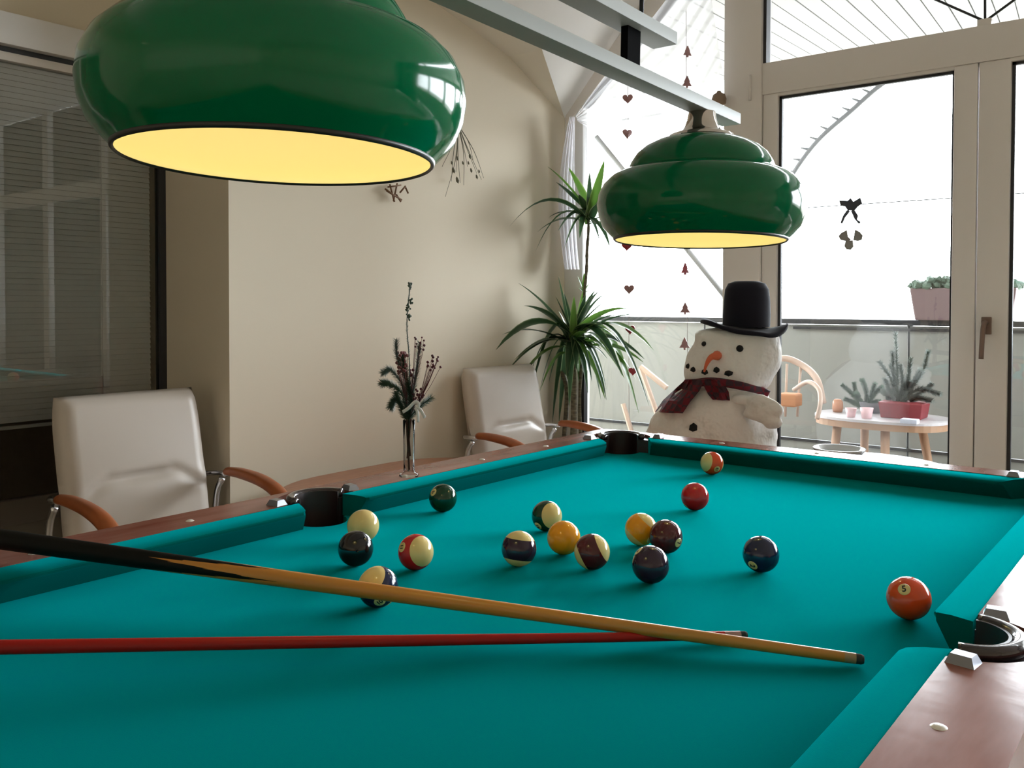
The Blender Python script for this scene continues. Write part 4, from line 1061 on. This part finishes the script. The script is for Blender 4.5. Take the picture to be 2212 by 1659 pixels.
grid_surface(tail_f, 40, 20, SHEERT, 'gathered_tail', cur)
kn = atY(1553, 214, 3.645)
knob = tag(obj('curtain_holdback', lathe_bm([(0, -0.036), (0.012, -0.034), (0.030, -0.020), (0.033, 0.0), (0.026, 0.020), (0.012, 0.028), (0.008, 0.036), (0, 0.037)], 24), mat('knob_wood', (0.25, 0.17, 0.11), 0.5), smooth=True), 'round brown wooden knob above the end of the lamp bar', 'knob')
knob.location = kn
# hanging garlands
HM = mat('red_heart', (0.28, 0.010, 0.018), 0.5); PKM = mat('dusky_hazed_pink', (0.36, 0.19, 0.19), 0.6); STR = mat('thread', (0.45, 0.40, 0.40), 0.8)  # pink of the hearts has the sheer's haze painted into it
def heart_bm(s, th):
    pts = []
    for i in range(36):
        a = 2*PI*i/36; pts.append((16*math.sin(a)**3/17*s, (13*math.cos(a)-5*math.cos(2*a)-2*math.cos(3*a)-math.cos(4*a)+2.5)/17*s))
    bm = bmesh.new(); f = [bm.verts.new((x, -th, z)) for x, z in pts]; b = [bm.verts.new((x, th, z)) for x, z in pts]; c0 = bm.verts.new((0, -th*2.4, 0)); c1 = bm.verts.new((0, th*2.4, 0))
    for i in range(36):
        j = (i+1) % 36; bm.faces.new((f[i], f[j], c0)); bm.faces.new((b[j], b[i], c1)); bm.faces.new((f[i], b[i], b[j], f[j]))
    return bm
def tree_bm(s, th):
    pts = [(0, 1.1), (0.5, 0.1), (0.38, 0.06), (0.85, -0.62), (0.14, -0.62), (0.14, -0.95), (-0.14, -0.95), (-0.14, -0.62), (-0.85, -0.62), (-0.38, 0.06), (-0.5, 0.1)]
    bm = bmesh.new(); slab(bm, [(x*s, z*s) for x, z in pts], -th, th); return bm
GY = 3.58
def garland(name, label, u, items, maker, top_v, end_v, part):
    a = atY(u, top_v, GY); g = thing(name, label, 'garland', a)
    obj('string', tube_bm([(0, 0, 0), atY(u+3, end_v, GY)-a], 0.0012, 5), STR, g)
    for (uu, v, s, m, rz) in items:
        o = obj(part, maker(s*3.2/1919 if False else s, 0.004), m, g); o.location = atY(uu, v, GY) - a; o.rotation_euler = (0, 0, rz+0.25)
garland('heart_garland', 'string of small red and haze-paled hearts hanging in the left window', 1356,
  [(1356, 215, .026, PKM, .1), (1355, 290, .026, PKM, .9), (1354, 533, .026, HM, .2), (1359, 626, .026, PKM, 0), (1361, 713, .025, HM, 0), (1367, 803, .022, HM, .6), (1390, 917, .028, PKM, .5)][:6], heart_bm, 30, 900, 'heart')
garland('tree_garland', 'string of small pink felt fir trees hanging left of the door', 1482,
  [(1485, 112, .024, PKM, .9), (1484, 178, .026, PKM, .7), (1480, 582, .026, HM, 1.0), (1480, 667, .028, PKM, 0), (1479, 743, .028, PKM, .1)], tree_bm, 20, 765, 'felt_tree')
# ornament on the door pane
og = thing('door_ornament', 'dark bow with grey felt bells stuck on the door glass', 'ornament', atY(1838, 450, YW-0.012))
oo = Vector(og.location)
def op(u, v, dy=0.0): return atY(u, v, YW-0.012+dy) - oo
def flat(name, pix, m, th=0.006):
    bm = bmesh.new(); a = [bm.verts.new(op(u, v)) for u, v in pix]; b = [bm.verts.new(op(u, v)+Vector((0, -th, 0))) for u, v in pix]; n = len(pix)
    bm.faces.new(a); bm.faces.new(b[::-1])
    for i in range(n): bm.faces.new((a[i], b[i], b[(i+1) % n], a[(i+1) % n]))
    obj(name, bm, m, og)
BOW = mat('dark_ribbon', (0.055, 0.058, 0.075), 0.7); BEL = mat('grey_felt', (0.27, 0.26, 0.24), 0.8)
flat('bow', [(1813, 433), (1832, 434), (1838, 428), (1844, 436), (1859, 427), (1863, 440), (1854, 446), (1846, 455), (1832, 455), (1826, 446), (1817, 445)], BOW)
flat('bow_tail', [(1830, 454), (1837, 456), (1826, 470), (1820, 483), (1816, 482), (1822, 466)], BOW); flat('bow_tail', [(1839, 456), (1846, 453), (1854, 466), (1852, 474), (1860, 480), (1856, 484), (1847, 474)], BOW)
flat('felt_bell', [(1830, 497), (1832, 511), (1839, 518), (1830, 522), (1816, 518), (1812, 510), (1818, 503)], BEL); flat('felt_bell', [(1848, 496), (1858, 501), (1864, 509), (1862, 518), (1853, 521), (1844, 519)], BEL)
flat('felt_bell', [(1828, 521), (1843, 519), (1844, 533), (1838, 540), (1830, 539), (1825, 532)], BEL, 0.009)

# ================================================================== BEHIND THE TABLE AND OUTSIDE
# small round table with a glass dish
rt = thing('round_table', 'small round dark table behind the far end of the billiard table', 'table', (-0.83, 2.70, 0))
DW = mat('dark_tabletop', (0.10, 0.07, 0.06), 0.4)
obj('tabletop', lathe_bm([(0, 0.725), (0.25, 0.725), (0.262, 0.733), (0.262, 0.742), (0.255, 0.750), (0, 0.750)], 56), DW, rt, smooth=False)
sauto(rt.children[0])
obj('pedestal', lathe_bm([(0, 0), (0.18, 0), (0.18, 0.012), (0.03, 0.03), (0.024, 0.06), (0.024, 0.725), (0, 0.725)], 28), BLACK, rt, smooth=False); 
dsh = atZ(1812, 975, 0.765)
dish = tag(obj('ashtray', lathe_bm([(0, 0.0), (0.055, 0.0), (0.068, 0.006), (0.078, 0.020), (0.080, 0.026), (0.074, 0.026), (0.062, 0.012), (0.035, 0.008), (0, 0.008)], 40), mat('pale_glass', (0.78, 0.82, 0.84), 0.08, coat=0.6), smooth=True), 'shallow pale glass dish on the small round table', 'dish')
dish.location = (dsh.x, dsh.y, 0.7505)
# balcony table with plants
BW = mat('oiled_wood', (0.42, 0.25, 0.15), 0.5); BT = mat('pale_tabletop', (0.62, 0.60, 0.62), 0.35)
OYT = 4.35
tc_ = atY(1905, 902, OYT)
TH = tc_.z
ot = thing('balcony_table', 'wooden balcony table with pale top and splayed legs', 'table', (tc_.x, OYT, 0))
tw = (atY(2045, 905, OYT)-atY(1760, 905, OYT)).x/2
pl = [(tw*math.copysign(abs(math.cos(a))**0.8, math.cos(a)), 0.22*math.copysign(abs(math.sin(a))**0.8, math.sin(a))) for a in [2*PI*i/40 for i in range(40)]]
obj('tabletop', prism(pl, TH-0.004, TH+0.008), BT, ot)
obj('apron', prism([(x*0.98, y*0.98) for x, y in pl], TH-0.034, TH-0.004), BW, ot)
for (x0, y0, x1, y1) in ((-0.16, -0.14, -0.20, -0.22), (0.06, -0.16, 0.09, -0.24), (0.15, 0.10, 0.25, 0.2), (-0.12, 0.14, -0.14, 0.2)):
    obj('leg', tube_bm([(x0, y0, TH-0.03), (x1, y1, -0.02)], [0.020, 0.015], 10), BW, ot, smooth=True)
OGR = mat('conifer_green', (0.10, 0.16, 0.12), 0.7); OGR2 = mat('frosty_green', (0.17, 0.21, 0.19), 0.7)
def shrub(parent, org, branches, ln, dens, m, name='branch', rad=0.0022):
    for pts in branches:
        bm = bmesh.new(); needle_branch(bm, [p - org for p in pts], ln, dens, rad); obj(name, bm, m, parent)
def op3(u, v, dy=0.0): return atY(u, v, OYT+dy)
b0 = op3(1953, 893); pbx = thing('planter_box', 'dark red planter with upright conifer shrub on the balcony table', 'potted plant', (b0.x, OYT, TH+0.0085))
w0 = (op3(1999, 880)-op3(1906, 880)).x/2
bm = bm_box(bmesh.new(), (-w0*0.92, -0.07, 0), (w0*0.92, 0.07, 0.075), 0.006)
for v in bm.verts:
    if v.co.z > 0.03: v.co.x *= 1.1; v.co.y *= 1.1
obj('box', bm, mat('dark_red_plastic', (0.20, 0.015, 0.025), 0.5), pbx)
org = Vector(pbx.location)
brs = [[(1938, 868), (1938, 800), (1934, 718)], [(1938, 868), (1925, 820), (1900, 782)], [(1945, 868), (1990, 810), (2005, 760)], [(1940, 868), (1960, 820), (1968, 775)], [(1945, 868), (1985, 840), (2030, 852)], [(1948, 868), (1995, 845), (2012, 830)], [(1935, 868), (1920, 840), (1912, 820)], [(1940, 868), (1950, 830), (1945, 790)], [(1965, 868), (1985, 860), (2012, 866)], [(1930, 868), (1936, 830), (1925, 790)], [(1950, 868), (1972, 830), (1988, 800)], [(1935, 868), (1930, 810), (1928, 760)], [(1945, 868), (1955, 845), (1965, 825)], [(1922, 868), (1918, 855), (1908, 845)]]
shrub(pbx, org, [[op3(u, v, rnd.uniform(-.03, .03)) for u, v in b] for b in brs], 0.026, 60, OGR2)
b1 = op3(1870, 893); sh = thing('potted_conifer', 'low spreading conifer beside the planter on the balcony table', 'potted plant', (b1.x, OYT+0.10, TH+0.0085))
obj('pot', lathe_bm([(0, 0), (0.045, 0), (0.060, 0.05), (0.05, 0.05), (0, 0.045)], 24), mat('grey_pot', (0.10, 0.10, 0.11), 0.7), sh, smooth=True)
org = Vector(sh.location)
brs = [[(1868, 880), (1840, 850), (1820, 832)], [(1868, 880), (1850, 850), (1845, 828)], [(1870, 880), (1872, 850), (1863, 822)], [(1872, 880), (1890, 850), (1905, 838)], [(1870, 880), (1880, 860), (1890, 830)], [(1868, 880), (1845, 870), (1826, 862)], [(1868, 880), (1856, 862), (1850, 850)], [(1872, 880), (1885, 870), (1900, 868)]]
shrub(sh, org, [[op3(u, v, 0.10+rnd.uniform(-.03, .03)) for u, v in b] for b in brs], 0.024, 70, OGR)
PNK = mat('pink_cup', (0.75, 0.50, 0.52), 0.4)
for (u, v, lab, s) in ((1838, 893, 'small pink cup left on the balcony table', 1.0), (1872, 898, 'small pink cup nearer the planter on the balcony table', 1.15)):
    p3 = op3(u, v, -0.14); c_ = tag(obj('cup', lathe_bm([(0, 0.0), (0.018*s, 0.0), (0.026*s, 0.042*s), (0.023*s, 0.042*s), (0.016*s, 0.004), (0, 0.004)], 24), PNK, smooth=True), lab, 'cup'); c_.location = (p3.x, OYT-0.14, TH+0.0085)
p3 = op3(1968, 905, -0.18); ob_ = tag(box('tray', (-0.035, -0.025, 0), (0.035, 0.025, 0.020), mat('white_blue_box', (0.70, 0.76, 0.90), 0.4), bev=0.003), 'tiny white and blue box at the front of the balcony table', 'box'); ob_.location = (p3.x, OYT-0.20, TH+0.0085)
p3 = op3(1802, 885, 0.0); ca_ = tag(obj('candle_lantern', lathe_bm([(0, 0), (0.022, 0), (0.026, 0.02), (0.024, 0.05), (0.015, 0.062), (0, 0.064)], 20), mat('amber_glass', (0.45, 0.20, 0.10), 0.3), smooth=True), 'amber brown candle holder at the left end of the balcony table', 'candle holder'); ca_.location = (p3.x+0.01, OYT+0.02, TH+0.0085)
# planter hooked on the railing
pa, pb_ = atY(1985, 690, YB), atY(2192, 690, YB)
rp_ = thing('railing_planter', 'long brown flower box with low greenery on the balcony rail', 'planter', ((pa.x+pb_.x)/2, YB, 1.146))
hw_ = (pb_.x-pa.x)/2
bm = bm_box(bmesh.new(), (-hw_, -0.09, 0), (hw_, 0.09, 0.165), 0.008)
for v in bm.verts:
    if v.co.z > 0.1: v.co.x *= 1.10; v.co.y *= 1.15
obj('box', bm, mat('planter_brown', (0.17, 0.115, 0.12), 0.7), rp_)
bm = bmesh.new()
for i in range(170):
    x = rnd.uniform(-hw_*1.12, hw_*1.12); y = rnd.uniform(-0.10, 0.10); hgt = 0.055*math.sqrt(max(0.02, 1-(x/hw_/1.2)**2))
    t = bmesh.new(); bmesh.ops.create_icosphere(t, subdivisions=1, radius=rnd.uniform(0.014, 0.024), matrix=Matrix.Translation((x, y, 0.165+rnd.uniform(-0.01, 1)*hgt)))
    for w in t.verts: w.co += Vector((rnd.uniform(-1,1), rnd.uniform(-1,1), rnd.uniform(-1,1)))*0.006
    me = bpy.data.meshes.new('t'); t.to_mesh(me); t.free(); bm.from_mesh(me)
obj('greenery', bm, OGR, rp_, kind='stuff')
# rattan armchair behind the snowman and wooden frame chair left of it
RAT = mat('pale_rattan', (0.55, 0.42, 0.34), 0.6); CUSH = mat('pale_cushion', (0.62, 0.58, 0.66), 0.8)
c1 = atY(1730, 900, 4.30)
rc = thing('rattan_armchair', 'pale rattan armchair with cushions on the balcony beside the table', 'chair', (c1.x, 4.30, -0.02))
def r3(u, v, dy=0.0): return atY(u, v, 4.30+dy) - Vector(rc.location)
obj('back_frame', tube_bm(spline([r3(1640, 900, .2), r3(1645, 800, .2), r3(1690, 774, .2), r3(1735, 790, .2), r3(1765, 820, .15), r3(1778, 870, .1)], 6), 0.017, 10), RAT, rc, smooth=True)
obj('armrest', tube_bm(spline([r3(1715, 842, 0), r3(1745, 825, -.05), r3(1768, 840, -.1), r3(1772, 870, -.15), r3(1765, 905, -.15)], 6), 0.011, 10), RAT, rc, smooth=True)
for i, (u0_, u1_) in enumerate(((1700, 1696), (1668, 1670), (1730, 1722))):
    obj('spindle', tube_bm([r3(u0_, 786, .2), r3(u1_, 900, .15)], 0.007, 8), RAT, rc, smooth=True)
bx = bm_box(bmesh.new(), (-0.36, -0.20, 0.36), (0.05, 0.22, 0.50), 0.045); obj('seat_cushion', bx, CUSH, rc, smooth=True)
a_ = r3(1697, 866, .05); bx = bm_box(bmesh.new(), (a_.x-0.05, a_.y, a_.z-0.03), (a_.x+0.05, a_.y+0.1, a_.z+0.035), 0.01); obj('headrest', bx, mat('orange_cushion', (0.55, 0.27, 0.14), 0.8), rc, smooth=True)
for (x, y) in ((-0.34, -0.18), (0.03, -0.18), (-0.34, 0.2), (0.03, 0.2)): obj('leg', tube_bm([(x, y, 0), (x, y, 0.40)], 0.014, 8), RAT, rc, smooth=True)
c2 = atY(1395, 900, 4.30)
fc_ = thing('wooden_frame_chair', 'pale wooden frame chair outside between the plant and the snowman', 'chair', (c2.x, 4.30, -0.02))
def f3(u, v, dy=0.0): return atY(u, v, 4.30+dy) - Vector(fc_.location)
def bar(par, a, b, w, m, nm='frame_bar'): obj(nm, tube_bm([a, b], w, 6), m, par)
bar(fc_, f3(1384, 792), f3(1440, 838), 0.016, RAT); bar(fc_, f3(1384, 795), f3(1412, 872), 0.014, RAT); bar(fc_, f3(1392, 812, .05), f3(1405, 862, .05), 0.010, RAT); bar(fc_, f3(1412, 872), f3(1440, 960), 0.014, RAT)
bar(fc_, f3(1346, 872), f3(1372, 960), 0.014, RAT, 'leg')
for k, (u, v) in enumerate(((1346, 872), (1372, 960))): pass
a_, b_ = f3(1372, 960), f3(1440, 960)
for p3 in (a_, b_, a_+Vector((0, .4, 0)), b_+Vector((0, .4, 0))): bar(fc_, p3, Vector((p3.x, p3.y, 0)), 0.013, RAT, 'leg')
bx = bm_box(bmesh.new(), (a_.x-0.02, a_.y-0.02, a_.z-0.04), (b_.x+0.03, a_.y+0.42, a_.z+0.0), 0.01); obj('seat', bx, CUSH, fc_)
